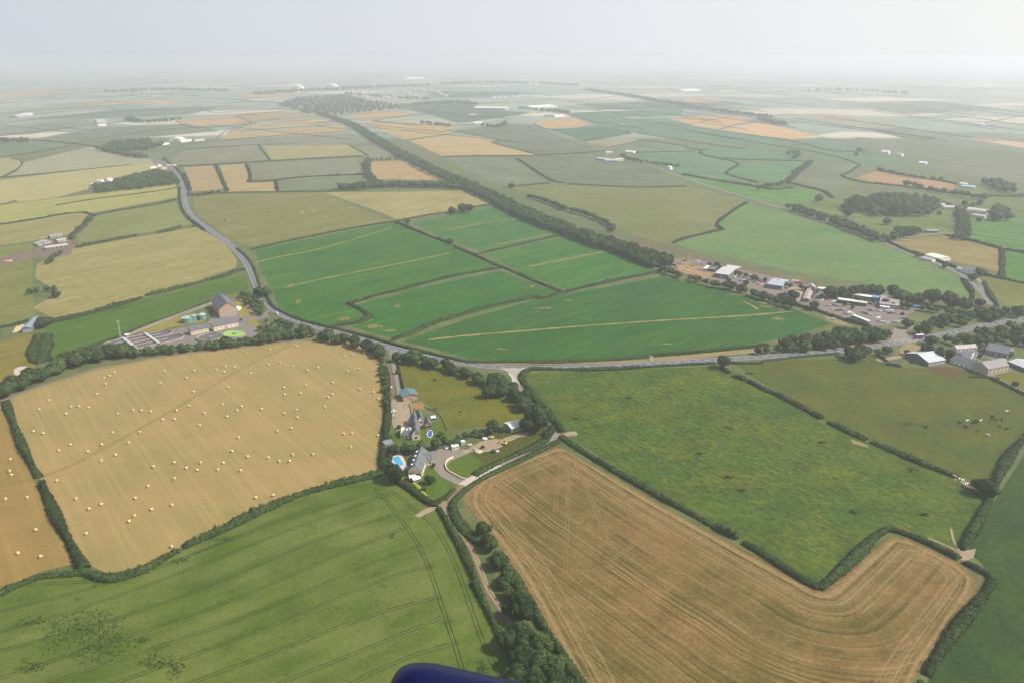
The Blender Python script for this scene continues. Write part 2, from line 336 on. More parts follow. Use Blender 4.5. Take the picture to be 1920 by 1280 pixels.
def leafquads(C,N,size,jit=.55):
    """quads centred at C, roughly facing N, side ~size"""
    n=len(C); r=NPR.normal(size=(n,3)); N=N+r*jit; N/=np.linalg.norm(N,axis=1,keepdims=True)+1e-9
    a=np.cross(N,NPR.normal(size=(n,3))); a/=np.linalg.norm(a,axis=1,keepdims=True)+1e-9; b=np.cross(N,a)
    s=(size*NPR.uniform(.55,1.3,size=n))[:,None]*.5; s2=s*NPR.uniform(.5,1,size=(n,1))
    V=np.stack([C-a*s-b*s2,C+a*s-b*s2*.6,C+a*s*.8+b*s2,C-a*s*.7+b*s2],1).reshape(-1,3)
    return V,np.arange(4*n).reshape(-1,4)
def speckle(name,cx,cy,rx,ry,n,size,mat,z=.12,up=.35,jit=.35):
    c=g(cx,cy); a=(g(cx+rx,cy)-c).length; b=(g(cx,cy-ry)-c).length
    P=NPR.normal(size=(n,2))*.5; k=NPR.uniform(-1,1,size=(n,2)); P=np.where(NPR.uniform(size=(n,1))<.5,P,k*(np.abs(k).sum(1,keepdims=True)<1.4))
    C=np.stack([c.x+P[:,0]*a,c.y+P[:,1]*b,np.full(n,z+up*.5)+NPR.uniform(0,up,n)],1); N=np.tile([0,0,1.0],(n,1))+NPR.normal(size=(n,3))*jit*.4
    V,Fq=leafquads(C,N,size,jit); tag(link(name,npmesh(name,V,Fq),mat),None,None,kind='stuff')
# ---------------- roads, lanes, tracks, yards ----------------
M_ROAD=flat_mat('asphalt',alb(1000,690,(138,140,144)),.9,.05,.05)
M_LANE=flat_mat('lane_tarmac',alb(950,860,(166,158,148)),.9,.14,.3)
M_CONC=flat_mat('pale_concrete',alb(880,900,(222,212,196)),.9,.08,.3)
M_TRACK=flat_mat('dirt_track',alb(900,1080,(158,140,112)),.95,.2,.4)
M_DUST=flat_mat('dry_ground',alb(750,780,(186,170,146)),.95,.2,.12)
M_YARD=flat_mat('yard_tarmac',alb(400,620,(158,152,148)),.9,.14,.15)
M_VERGE=flat_mat('dry_verge',alb(1200,675,(172,158,122)),.95,.2,.2)
M_LAWN=flat_mat('lawn',alb(860,880,(110,132,64)),.95,.22,.3)
M_YGR=flat_mat('parched_grass',alb(350,600,(168,158,104)),.95,.2,.15)
M_SOIL=flat_mat('bare_soil',alb(1150,610,(176,160,118)),.95,.2,.3)
M_WHITE=flat_mat('road_paint',(.72,.72,.70),.7,.1,1)
M_RGRASS=flat_mat('rough_grass',alb(950,830,(108,112,62)),.95,.35,.35)
M_RAIL=flat_mat('rail_ballast',alb(1500,520,(148,134,124)),.95,.2,.2)
main=[(250,292),(285,298),(308,306),(330,320),(342,335),(345,360),(346,385),(360,408),(392,431),(425,453),(450,476),(468,500),(479,528),(488,548),(503,570),(530,592),(570,606),(620,620),(690,640),(750,657),(810,672),(880,683),(940,689),(1000,690),(1080,688),(1200,683),(1320,675),(1450,668),(1560,660),(1650,648),(1720,636),(1770,627),(1820,615),(1870,606),(1925,598),(2050,580)]
ribbon('road',main,10.5,M_ROAD,.12,3)
def dashes(px,w,on,off,z,name='road_marking'):
    pts=resample(smooth([g(*p) for p in px],3),1.0); V=[];Fc=[];i=0
    while i+on<len(pts):
        for j in range(i,i+on):
            a,b=pts[j],pts[j+1]; t=(b-a).normalized(); n=Vector((-t.y,t.x,0))*w/2; k=len(V)
            V+=[(a-n)[:2]+(z,),(b-n)[:2]+(z,),(b+n)[:2]+(z,),(a+n)[:2]+(z,)]; Fc.append((k,k+1,k+2,k+3))
        i+=on+off
    tag(link(name,npmesh(name,V,Fc),M_WHITE),kind='structure')
def offs(px,d):
    pts=smooth([g(*p) for p in px],3); o=[]
    for i,p in enumerate(pts):
        t=(pts[min(i+1,len(pts)-1)]-pts[max(i-1,0)]).normalized(); o.append(p+Vector((-t.y,t.x,0))*d)
    return o
def line_at(px,d,w,z,on=400,off=0):
    pts=offs(px,d); V=[];Fc=[]
    for i,p in enumerate(pts):
        t=(pts[min(i+1,len(pts)-1)]-pts[max(i-1,0)]).normalized(); n=Vector((-t.y,t.x,0))*w/2
        V+=[(p+n)[:2]+(z,),(p-n)[:2]+(z,)]
        if i: Fc.append((2*i-1,2*i+1,2*i,2*i-2))
    tag(link('road_marking',npmesh('road_marking',V,Fc),M_WHITE),kind='structure')
dashes(main,.32,5,4,.14); line_at(main,3.9,.22,.14); line_at(main,-3.9,.22,.14)
def area(name,px,mat,z): return tag(link(name,poly_mesh(name,[g(*p)+Vector((0,0,z)) for p in px]),mat),kind='structure')
ribbon('verge',[(905,681),(960,681),(1080,681),(1215,676)],5,M_VERGE,.11); ribbon('verge',[(1228,675),(1300,668),(1360,662),(1425,657)],9,M_VERGE,.11)
ribbon('path',[(1223,677),(1222,672),(1219,667)],3.4,M_DUST,.125,0)
ribbon('verge',[(1480,666),(1560,655),(1640,642),(1672,636)],5,M_VERGE,.11)
ribbon('road',[(285,298),(296,306),(308,312)],9,M_ROAD,.13,1); ribbon('road',[(250,292),(180,284),(100,276),(40,268),(-60,262)],9,M_ROAD,.115)
ribbon('road',[(400,264),(415,252),(425,244),(440,238),(480,226)],8,M_ROAD,.115,1)
# far straight road and lanes on the right
far_road=[(960,222),(1000,237),(1030,247),(1070,262),(1120,278),(1160,290),(1200,303),(1240,318),(1300,340),(1360,359),(1420,376),(1500,400),(1580,426),(1640,448),(1700,473),(1760,495),(1800,512),(1830,538),(1850,558),(1858,572)]
ribbon('road',far_road,7,flat_mat('old_asphalt',alb(1500,400,(168,168,166)),.9,.1,.1),.115)
ribbon('road',[(1400,216),(1480,240),(1560,262),(1640,280),(1720,306),(1800,328),(1860,345),(1960,375)],6,M_ROAD,.115)
ribbon('lane',[(1846,546),(1838,530),(1828,515),(1815,505)],5,M_LANE,.117,1)
ribbon('lane',[(1660,449),(1710,444),(1760,437),(1790,438),(1800,430),(1806,412),(1812,398)],4,M_DUST,.117,1)
ribbon('lane',[(965,692),(958,700),(966,706),(968,720)],6,M_CONC,.125,1)
area('lane',[(938,690),(985,690),(978,700),(968,712),(960,702),(948,695)],flat_mat('worn_concrete',alb(960,700,(196,188,174)),.9,.1,.3),.13)
ribbon('lane',[(968,716),(985,742),(1012,772),(1032,792),(1044,808)],4.5,M_LANE,.121,1)
area('lane',[(1031,790),(1036,789),(1044,803),(1050,812),(1045,822),(1020,832),(1012,828),(1028,818),(1034,806)],M_LANE,.127)
ribbon('lane',[(1036,820),(1010,836),(985,847),(955,862),(935,872)],4.6,M_LANE,.122)
ribbon('lane',[(937,871),(915,882),(895,892),(875,903),(866,910)],5.4,M_CONC,.124,1)
ribbon('lane',[(868,909),(852,923),(838,936),(832,944)],4.2,M_TRACK,.126,1)
ribbon('lane',[(832,940),(835,957),(850,983),(876,1012),(892,1045),(903,1075),(915,1105),(935,1135),(957,1168),(985,1205),(1030,1260),(1075,1320)],3.6,M_TRACK,.128)
ribbon('track',[(834,946),(818,950),(800,957),(782,968)],4,M_DUST,.118,1,wob=.3)
for d in (-.75,.75): 
    pts=[(832,942),(836,957),(851,983),(877,1012),(893,1045),(904,1075),(916,1105),(936,1135),(958,1168)]
    P=[]
    for q in offs(pts,d): P.append(q)
    V=[];Fc=[]
    for i,p in enumerate(P):
        t=(P[min(i+1,len(P)-1)]-P[max(i-1,0)]).normalized(); n=Vector((-t.y,t.x,0))*.35
        V+=[(p+n)[:2]+(.134,),(p-n)[:2]+(.134,)]
        if i: Fc.append((2*i-1,2*i+1,2*i,2*i-2))
    tag(link('wheel_rut',npmesh('wheel_rut',V,Fc),M_DUST),kind='structure')
# field track along the straw field and the farm drive
ribbon('track',[(0,752),(70,725),(180,692),(300,669),(420,654),(500,645),(570,638),(590,634)],4.2,flat_mat('worn_track',alb(300,668,(160,150,132)),.95,.15,.3),.118)
ribbon('lane',[(735,650),(734,664),(738,684),(743,705),(748,728),(752,748)],4,M_LANE,.118)
M_RED=flat_mat('reddish_rubble',alb(728,720,(148,134,122)),.95,.35,.5)
area('yard',[(716,688),(730,684),(736,705),(742,735),(736,742),(726,730),(720,708)],M_RED,.113)
area('yard',[(735,748),(752,748),(770,752),(773,768),(775,786),(768,800),(752,812),(738,802),(730,778)],M_DUST,.116)
area('yard',[(770,756),(790,752),(800,762),(792,768),(774,766)],flat_mat('worn_paddock',alb(780,760,(178,150,108)),.95,.2,.3),.119)
area('garden',[(770,786),(800,790),(830,790),(845,812),(835,826),(770,828),(740,832),(722,835),(728,815),(738,806),(752,814),(768,802)],M_LAWN,.108)
area('driveway',[(800,846),(828,840),(850,838),(868,843),(882,848),(860,857),(845,864),(838,871),(836,878),(846,887),(862,897),(880,900),(868,911),(850,905),(826,893),(814,878),(808,862),(798,852)],M_LANE,.120)
area('lawn',[(841,866),(858,858),(882,850),(905,868),(884,888),(866,896),(850,887),(840,879),(838,872)],M_LAWN,.119)
area('garden',[(786,884),(806,874),(816,884),(832,897),(856,909),(848,920),(826,938),(806,930),(786,912),(770,898)],M_LAWN,.109)
area('rough_ground',[(868,842),(900,828),(935,810),(985,800),(1020,800),(1030,812),(1010,828),(960,852),(905,884),(890,868),(884,852)],M_RGRASS,.110)
ribbon('track',[(868,846),(890,842),(915,836),(940,828),(965,818),(990,810)],6,M_DUST,.122,wob=.3)
area('rough_ground',[(880,838),(905,826),(930,822),(950,828),(940,838),(915,846),(895,848)],M_DUST,.117)
# treatment works ground
area('yard',[(214,642),(222,634),(262,626),(300,622),(350,612),(390,606),(402,584),(430,572),(455,584),(470,594),(500,588),(508,594),(480,602),(478,612),(484,624),(470,634),(400,640),(300,655),(222,660)],M_YARD,.114)
area('verge',[(206,645),(262,622),(320,600),(360,588),(378,592),(384,604),(345,609),(300,619),(262,624),(222,633)],M_YGR,.115)
area('verge',[(436,563),(452,566),(466,582),(470,592),(452,594),(440,578)],M_YGR,.117)
area('verge',[(464,600),(478,598),(488,610),(480,614),(466,606)],M_YGR,.118)
ribbon('path',[(200,650),(225,638),(262,620),(310,602),(350,588),(385,574),(402,568)],2.6,M_DUST,.119)
ribbon('lane',[(432,562),(455,562),(466,575),(476,590),(490,592),(505,583)],4,M_LANE,.121,1)
# depot ground, railway, junction
area('yard',[(1243,484),(1300,486),(1345,496),(1400,508),(1480,526),(1540,540),(1640,560),(1705,572),(1722,582),(1700,590),(1695,600),(1690,607),(1640,612),(1600,600),(1560,592),(1530,578),(1478,562),(1440,552),(1390,536),(1340,532),(1290,516),(1258,500)],flat_mat('depot_yard',alb(1600,590,(164,155,149)),.95,.16,.1),.113)
area('yard',[(1477,538),(1508,541),(1512,552),(1502,566),(1478,560)],flat_mat('sandy_pad',alb(1490,550,(206,188,162)),.95,.08,.1),.117)
area('yard',[(1300,497),(1338,508),(1345,524),(1300,518),(1270,508),(1265,498)],flat_mat('sandy_yard',alb(1300,505,(190,164,136)),.95,.14,.1),.118)
area('bare_soil',[(1545,591),(1560,595),(1585,604),(1598,613),(1570,608),(1550,600)],M_VERGE,.119)
area('road',[(1666,640),(1672,626),(1676,614),(1712,610),(1716,616),(1698,622),(1704,632),(1735,634),(1715,642)],M_LANE,.126)
rail=[(1180,445),(1250,468),(1330,490),(1420,512),(1500,530),(1600,550),(1700,562),(1790,568),(1860,578),(1930,586),(2050,596)]
ribbon('railway',rail,12,M_RAIL,.112)
for d in (-3.2,-1.8,1.8,3.2):
    P=offs(rail,d); V=[];Fc=[]
    for i,p in enumerate(P):
        V+=[(p.x,p.y+.15,.2),(p.x,p.y-.15,.2)]
        if i: Fc.append((2*i-1,2*i+1,2*i,2*i-2))
    tag(link('railway_line',npmesh('railway_line',V,Fc),flat_mat('rail_steel',(.22,.15,.11),.6)),kind='structure')
ribbon('road',[(1645,676),(1690,668),(1715,668),(1740,676)],6,M_DUST,.117,1)
area('yard',[(1700,640),(1730,650),(1712,662),(1725,684),(1700,680),(1690,668),(1685,655)],M_VERGE,.116)
area('yard',[(1790,662),(1830,658),(1852,664),(1880,676),(1900,690),(1860,706),(1825,690),(1780,676)],M_YARD,.115)
area('garden',[(1832,672),(1850,668),(1862,676),(1848,680)],M_LAWN,.119)
area('garden',[(1858,704),(1890,696),(1935,706),(1960,740),(1900,725)],flat_mat('dry_lawn',alb(1880,710,(138,140,92)),.95,.2,.2),.117)
area('bare_soil',[(1735,690),(1770,686),(1800,692),(1812,700),(1785,706),(1745,698)],flat_mat('trampled_soil',alb(1770,695,(130,117,98)),.95,.2,.2),.112)
area('yard',[(66,470),(80,455),(130,445),(140,456),(132,478),(90,484),(70,480)],M_RED,.113)
area('bare_soil',[(-20,488),(40,472),(66,470),(70,482),(30,492),(0,500)],M_RED,.112)
area('yard',[(26,692),(36,687),(50,686),(48,703),(34,705),(26,700)],M_CONC,.113)
area('track',[(1790,1035),(1830,1028),(1825,1046),(1806,1052)],M_DUST,.109)
ribbon('path',[(1800,1034),(1788,1015),(1783,990)],1.2,M_DUST,.108,1); ribbon('path',[(1803,1036),(1770,1020),(1740,1008)],1.2,M_DUST,.108,1)
area('bare_soil',[(1785,890),(1800,903),(1840,917),(1842,922),(1815,913),(1790,900)],M_DUST,.110)
area('bare_soil',[(1055,810),(1080,808),(1084,815),(1062,818)],M_DUST,.109)
area('bare_soil',[(1594,822),(1625,833),(1630,839),(1600,832)],M_VERGE,.109)
# bare strips through the green crop and worn patches
for px,w in (([(535,539),(600,524),(680,508),(760,492),(842,475)],3.2),([(803,637),(860,630),(960,622),(1080,612),(1250,600),(1400,592),(1485,584)],3.4),([(992,500),(1070,484),(1146,469)],4),([(833,433),(900,419),(976,409)],4),
   ([(930,458),(985,449),(1045,437)],4),([(1394,566),(1410,572),(1422,581)],3),([(1408,563),(1440,570),(1470,582)],4),([(480,492),(520,482),(600,468),(735,427)],3)):
    ribbon('bare_strip',px,w,M_SOIL,.115,wob=.5,step=6)
def blot(cx,cy,rx,ry,mat,z=.116,n=22,name='bare_patch'):
    c=g(cx,cy); a=(g(cx+rx,cy)-c).length; b=(g(cx,cy-ry)-c).length; ph=rng.random()*6
    pts=[c+Vector((a*math.cos(t)*(1+.35*math.sin(3*t+ph)+rng.uniform(-.25,.25)),b*math.sin(t)*(1+rng.uniform(-.3,.3)),z)) for t in [i*2*math.pi/n for i in range(n)]]
    tag(link(name,poly_mesh(name,pts),mat),kind='structure')
for q in ((546,535,4,3),(700,612,16,3),(730,620,10,2),(645,598,12,3),(1015,578,22,1.6),(1065,563,8,1),(745,574,6,3),(1383,552,16,2),(1460,598,10,3),(680,560,9,1.2),(1000,537,8,2),(900,418,3,2),(1440,575,14,2),(1225,509,12,1.5),(940,463,20,1),(560,565,4,4),(940,654,10,1),(1250,645,10,.8)): speckle('bare_patch',*q,int(16+q[2]*q[3]*2),1.5,M_SOIL,.112,.03,.0)
M_WEED=flat_mat('lodged_crop',alb(150,1200,(86,106,60)),.95,.55,1.1)
for q in ((150,1180,70,34),(190,1215,48,26),(60,1165,26,9),(340,1052,18,9),(420,1010,50,4),(300,1240,36,12),(60,1250,30,10),(735,1005,7,6),(715,925,18,10),(265,1200,16,6),(330,1255,14,14),(905,1255,16,18)): speckle('weed_patch',*q,int(q[2]*q[3]*.3)+24,.75,M_WEED,.12,.15)
M_BWN=flat_mat('dry_weeds',alb(150,1200,(138,128,82)),.95,.4,1.0)
for q in (): speckle('dry_weed_patch',*q,int(q[2]*q[3]*1.2)+30,.8,M_BWN,.13,.15)
M_RUSH=flat_mat('rush_clump',alb(1250,850,(88,98,54)),.95,.5,1)
for q in ((1177,747,9,3),(1368,803,9,3),(1366,895,10,3),(1310,850,9,3),(1540,830,8,2.5),(1080,785,8,2.5),(1405,700,8,2),(1730,965,10,3),(1700,795,14,3),(1735,800,14,3),(1390,920,9,3),(1600,960,9,4),(1710,880,12,4),(815,712,5,2),(812,768,12,2)): speckle('rush_patch',*q,42,.9,M_RUSH,.1,.4)
# tramlines in the young cereal (pairs of wheel lines)
M_TRAM=flat_mat('tramline',alb(450,1120,(70,86,44)),.95,.2,.5)
trams=[[(705,915),(730,945),(760,985),(785,1020),(805,1065),(822,1115),(838,1165),(855,1215),(868,1260),(890,1330)],[(735,920),(770,950),(805,975),(832,1010),(855,1060),(875,1115),(893,1170),(912,1220),(945,1280),(980,1330)],
 [(0,1146),(180,1100),(340,1048),(500,985),(650,938),(705,922)],[(-60,1200),(160,1140),(400,1050),(560,985),(690,940)],[(0,1220),(260,1150),(460,1070),(620,1000),(735,965)],
 [(-60,1290),(220,1200),(440,1125),(640,1035),(770,985)],[(0,1310),(250,1228),(480,1150),(640,1078),(790,1020)],[(160,1300),(400,1215),(600,1135),(730,1080),(810,1060)],[(330,1290),(520,1220),(700,1150),(828,1118)],[(500,1290),(640,1235),(760,1185),(845,1150)],[(640,1290),(720,1250),(790,1222),(858,1205)],[(-100,1110),(100,1092),(250,1088),(420,1012),(600,945)]]
for t in trams:
    for d in (-.9,.9):
        P=resample(offs(t,d),3); V=[];Fc=[]
        for i,p in enumerate(P):
            q=(P[min(i+1,len(P)-1)]-P[max(i-1,0)]).normalized(); n=Vector((-q.y,q.x,0))*.16*(1+rng.uniform(-.4,.4))
            V+=[(p+n)[:2]+(.117,),(p-n)[:2]+(.117,)]
            if i: Fc.append((2*i-1,2*i+1,2*i,2*i-2))
        tag(link('tramline',npmesh('tramline',V,Fc),M_TRAM),kind='structure')
for t in ([(1062,862),(1066,940),(1062,1010),(1060,1080)],[(1075,860),(1100,915),(1125,975),(1150,1030)],[(1050,850),(1052,880),(1040,960)],[(1110,1010),(1150,1035),(1190,1050)],[(1140,1052),(1175,1030),(1200,1012)]):
    for d in (-.9,.9):
        P=resample(offs(t,d),4); V=[];Fc=[]
        for i,p in enumerate(P):
            q=(P[min(i+1,len(P)-1)]-P[max(i-1,0)]).normalized(); n=Vector((-q.y,q.x,0))*.3*rng.uniform(.3,1.2)
            V+=[(p+n)[:2]+(.105,),(p-n)[:2]+(.105,)]
            if i: Fc.append((2*i-1,2*i+1,2*i,2*i-2))
        tag(link('wheel_track',npmesh('wheel_track',V,Fc),M_XT),kind='structure')
M_TRK2=flat_mat('worn_wheelings',alb(400,760,(158,146,94)),.95,.15,.3)
for d in (-1.1,1.1):
    P=resample(offs([(-20,915),(100,890),(200,838),(330,765),(400,722),(470,680),(550,645)],d),4); V=[];Fc=[]
    for i,p in enumerate(P):
        q=(P[min(i+1,len(P)-1)]-P[max(i-1,0)]).normalized(); n=Vector((-q.y,q.x,0))*.4
        V+=[(p+n)[:2]+(.116,),(p-n)[:2]+(.116,)]
        if i: Fc.append((2*i-1,2*i+1,2*i,2*i-2))
    tag(link('wheel_track',npmesh('wheel_track',V,Fc),M_TRK2),kind='structure')
# ---------------- foliage ----------------
def leaf_mat(name,a,b,c,s1=.5,s2=.07):
    m=Mat(name); p=m.pos(); m.b.inputs['Roughness'].default_value=.75
    col=m.mix(m.rng(m.noise(p,s2,3,.5),.4,.6),a,b); col=m.mix(m.rng(m.noise(p,s1,4,.7),.45,.7,0,.8),col,c)
    r=m.n('ShaderNodeObjectInfo').outputs['Random']
    f=m.rng(r,0,1,.72,1.35)
    return m.out(m.n('ShaderNodeVectorMath',{0:col,'Scale':f},operation='SCALE').outputs[0])
M_HEDGE=leaf_mat('hedge_leaves',(.020,.040,.009),(.034,.056,.013),(.062,.092,.024),.7)
M_TREE=leaf_mat('tree_leaves',(.020,.042,.010),(.036,.060,.015),(.066,.100,.027),.45)
M_TREEB=leaf_mat('ash_leaves',(.034,.060,.014),(.050,.078,.020),(.085,.118,.035),.4)
M_TREEC=leaf_mat('olive_leaves',(.034,.048,.014),(.048,.060,.018),(.080,.094,.034),.4)
M_TREE2=leaf_mat('pale_tree_leaves',(.045,.068,.026),(.055,.08,.03),(.09,.115,.045),.35)
M_BARK=flat_mat('bark',(.09,.07,.05),.95)
def hedge(px,w,h,label,style='clipped',cat='hedge',group=None,mat=None,base=0):
    mid=g(*px[len(px)//2]); D=(mid-camo.location).length
    pts=resample(smooth([g(x,y,h*.45)*1 for x,y in px],1),max(1.3,D/420)); pts=[Vector((p.x,p.y,0)) for p in pts]
    wild=style=='wild'; V=[];Fc=[]
    if D>2200: w*=.62; h*=.8
    prof=[(-.5,0),(-.52,.45),(-.42,.82),(-.15,1),(.18,1),(.44,.8),(.52,.4),(.5,0)]; K=len(prof)
    ph=rng.random()*50; C=[];Nn=[]
    step=max(1.3,D/420)
    for i,p in enumerate(pts):
        t=(pts[min(i+1,len(pts)-1)]-pts[max(i-1,0)]); t=t.normalized() if t.length>0 else Vector((1,0,0)); n=Vector((-t.y,t.x,0)); s=i*step
        lf=math.sin(s*.11+ph)*.5+math.sin(s*.043+ph*2)*.5+math.sin(s*.29+ph)*.25
        hh=h*(1+(.30 if wild else .08)*lf+rng.uniform(-.16,.16)*(1.7 if wild else .9)); ww=w*(1+(.28 if wild else .12)*math.sin(s*.083+ph*3)+rng.uniform(-.12,.12))
        if wild and rng.random()<.06: hh*=1.35
        e=min(1,(min(i,len(pts)-1-i)+.35)/1.3)
        hh*=e**.5
        for a,b in prof:
            q=p+n*(a*ww*(1+rng.uniform(-.1,.1)))+t*rng.uniform(-.2,.2)*step+Vector((0,0,b*hh*(1+rng.uniform(-.06,.06))))
            V.append(tuple(q))
        if i:
            o=len(V)-2*K
            for k in range(K-1): Fc.append((o+k,o+k+1,o+K+k+1,o+K+k))
        nl=int(max(2,min(40,(22 if D<900 else 9)*step*(w+h)/4*(800/D))))
        for _ in range(nl):
            k=rng.uniform(0,K-1); j=int(k); f=k-j; a=prof[j][0]*(1-f)+prof[min(j+1,K-1)][0]*f; b=prof[j][1]*(1-f)+prof[min(j+1,K-1)][1]*f
            k2=rng.uniform(.95,1.28 if wild else 1.16); c=p+n*(a*ww*k2)+t*rng.uniform(-.5,.5)*step+Vector((0,0,b*hh*k2)); C.append(tuple(c)); Nn.append(tuple((n*a*2+Vector((0,0,b)))))
    V=np.array(V); Fc=np.array(Fc); 
    V2,F2=leafquads(np.array(C),np.array(Nn),max(.55,min(1.6,D/900))*(1.25 if wild else 1))
    me=npmesh('hedge',np.vstack([V,V2]),np.vstack([Fc,F2+len(V)]))
    o=link('hedge',me,mat or M_HEDGE); return tag(o,label,cat,group)
def icosphere(sub):
    bm=bmesh.new(); bmesh.ops.create_icosphere(bm,subdivisions=sub,radius=1); V=np.array([v.co[:] for v in bm.verts]); Fc=np.array([[v.index for v in f.verts] for f in bm.faces]); bm.free(); return V,Fc
ICO={s:icosphere(s) for s in (1,2)}
def crown_arrays(seed,nl,lobes,lsize,tall=1.0,sub=2):
    """a crown of unit radius standing on z=0..~1.7: lumpy lobes covered with leaf clumps"""
    r=np.random.RandomState(seed); L=[]
    for i in range(lobes):
        u=r.normal(size=3); u/=np.linalg.norm(u); u[2]=abs(u[2])*.9-.15
        c=u*np.array([.62,.62,.55*tall])*r.uniform(.75,1.05)+np.array([0,0,.85*tall]); L.append((c,r.uniform(.28,.46)))
    L.append((np.array([0,0,.85*tall]),.62)); 
    C=[];N=[]
    tot=sum(q*q for _,q in L)
    for c,q in L:
        n=int(nl*q*q/tot); d=r.normal(size=(n,3)); d/=np.linalg.norm(d,axis=1,keepdims=True)
        p=c+d*q*r.uniform(.82,1.12,size=(n,1))*np.array([1,1,1.0 if tall<1.3 else 1.3]); C.append(p); N.append(d)
    C=np.vstack(C);N=np.vstack(N)
    ok=np.ones(len(C),bool)
    for c,q in L: ok&=(np.linalg.norm(C-c,axis=1)>q*.78)
    C=C[ok];N=N[ok]; C[:,2]=np.maximum(C[:,2],.12)
    V,Fq=leafquads(C,N,lsize)
    # dark inner cores as quads-from-triangles
    iv,itf=ICO[sub]; CV=[];CF=[]; o=0
    for c,q in L:
        v=iv*(q*.86)*(1+r.uniform(-.14,.14,size=(len(iv),1)))+c; v[:,2]=np.maximum(v[:,2],.1); CV.append(v); CF.append(itf+o); o+=len(iv)
    return V,Fq,np.vstack(CV),np.vstack(CF)
def mixmesh(name,V4,F4,V3,F3):
    me=bpy.data.meshes.new(name); V=np.vstack([V4,V3]).astype(np.float32); me.vertices.add(len(V)); me.vertices.foreach_set('co',V.ravel())
    li=np.concatenate([F4.ravel(),(F3+len(V4)).ravel()]).astype(np.int32); me.loops.add(len(li)); me.loops.foreach_set('vertex_index',li)
    st=np.concatenate([np.arange(len(F4))*4,len(F4)*4+np.arange(len(F3))*3]).astype(np.int32); me.polygons.add(len(st)); me.polygons.foreach_set('loop_start',st)
    me.update(calc_edges=True); return me
def trunk_mesh():
    V=[];Fc=[]; K=7
    def limb(p0,p1,r0,r1):
        p0=Vector(p0);p1=Vector(p1); t=(p1-p0).normalized(); a=t.orthogonal().normalized(); b=t.cross(a); o=len(V)
        for p,r in ((p0,r0),(p1,r1)):
            for k in range(K): an=k*2*math.pi/K; V.append(tuple(p+a*math.cos(an)*r+b*math.sin(an)*r))
        for k in range(K): Fc.append((o+k,o+(k+1)%K,o+K+(k+1)%K,o+K+k))
    limb((0,0,-.05),(0.02,0,.5),.085,.06); limb((.02,0,.48),(.3,.1,.95),.05,.02); limb((.02,0,.48),(-.25,.2,.9),.05,.02); limb((.02,0,.45),(-.02,-.3,.85),.045,.02); limb((.02,0,.5),(.0,.05,1.2),.05,.015)
    return npmesh('trunk',V,Fc)
TRUNK=trunk_mesh(); TRUNK.materials.append(M_BARK)
CR={}
def crown(kind,i,mat):
    k=(kind,i,mat.name)
    if k not in CR:
        par={'hi':(5200,16,.10,1.0),'mid':(1300,11,.17,1.0),'tall':(1100,9,.17,1.35)}[kind]
        me=mixmesh('crown',*crown_arrays(100+i*7+len(kind),par[0],par[1],par[2],par[3])); me.materials.append(mat); CR[k]=me
    return CR[k]
TREES=[]
def tree(px,py,r,label,group=None,cat='tree',kind=None,mat=None,force=False,hs=1.0):
    p=g(px,py,r*.5); p.z=0; D=(p-camo.location).length
    TREES.append((r/D*(9 if force else 1),p,r,label,group,cat,kind,mat,hs))
def belt(px,width,spacing,r0,r1,label,group,kind=None,mat=None,hs=1.0):
    pts=[Vector((p.x,p.y,0)) for p in resample(smooth([g(p[0],p[1],.3*(r0+r1)) for p in px],1),spacing)]
    for i,p in enumerate(pts):
        t=(pts[min(i+1,len(pts)-1)]-pts[max(i-1,0)]).normalized(); n=Vector((-t.y,t.x,0))
        rows=max(1,round(width/spacing))
        for k in range(rows):
            o=((k+.5)/rows-.5)*width+rng.uniform(-.3,.3)*spacing
            q=p+n*o+t*rng.uniform(-.35,.35)*spacing; r=rng.uniform(r0,r1); D=(q-camo.location).length
            TREES.append((r/D,q,r,label,group,'tree',kind,mat,hs))
def wood(poly,spacing,r0,r1,label,group,kind=None,mat=None,hs=1.0):
    L=[g(p[0],p[1],.3*(r0+r1)) for p in poly]; y=min(p.y for p in L)
    def ins(x,y):
        c=False
        for a,b in zip(L,L[1:]+L[:1]):
            if (a.y>y)!=(b.y>y) and x<(b.x-a.x)*(y-a.y)/(b.y-a.y)+a.x: c=not c
        return c
    while y<max(p.y for p in L):
        x=min(p.x for p in L)
        while x<max(p.x for p in L):
            qx=x+rng.uniform(-.35,.35)*spacing; qy=y+rng.uniform(-.35,.35)*spacing
            if ins(qx,qy):
                r=rng.uniform(r0,r1); q=Vector((qx,qy,0)); TREES.append((r/(q-camo.location).length,q,r,label,group,'tree',kind,mat,hs))
            x+=spacing
        y+=spacing
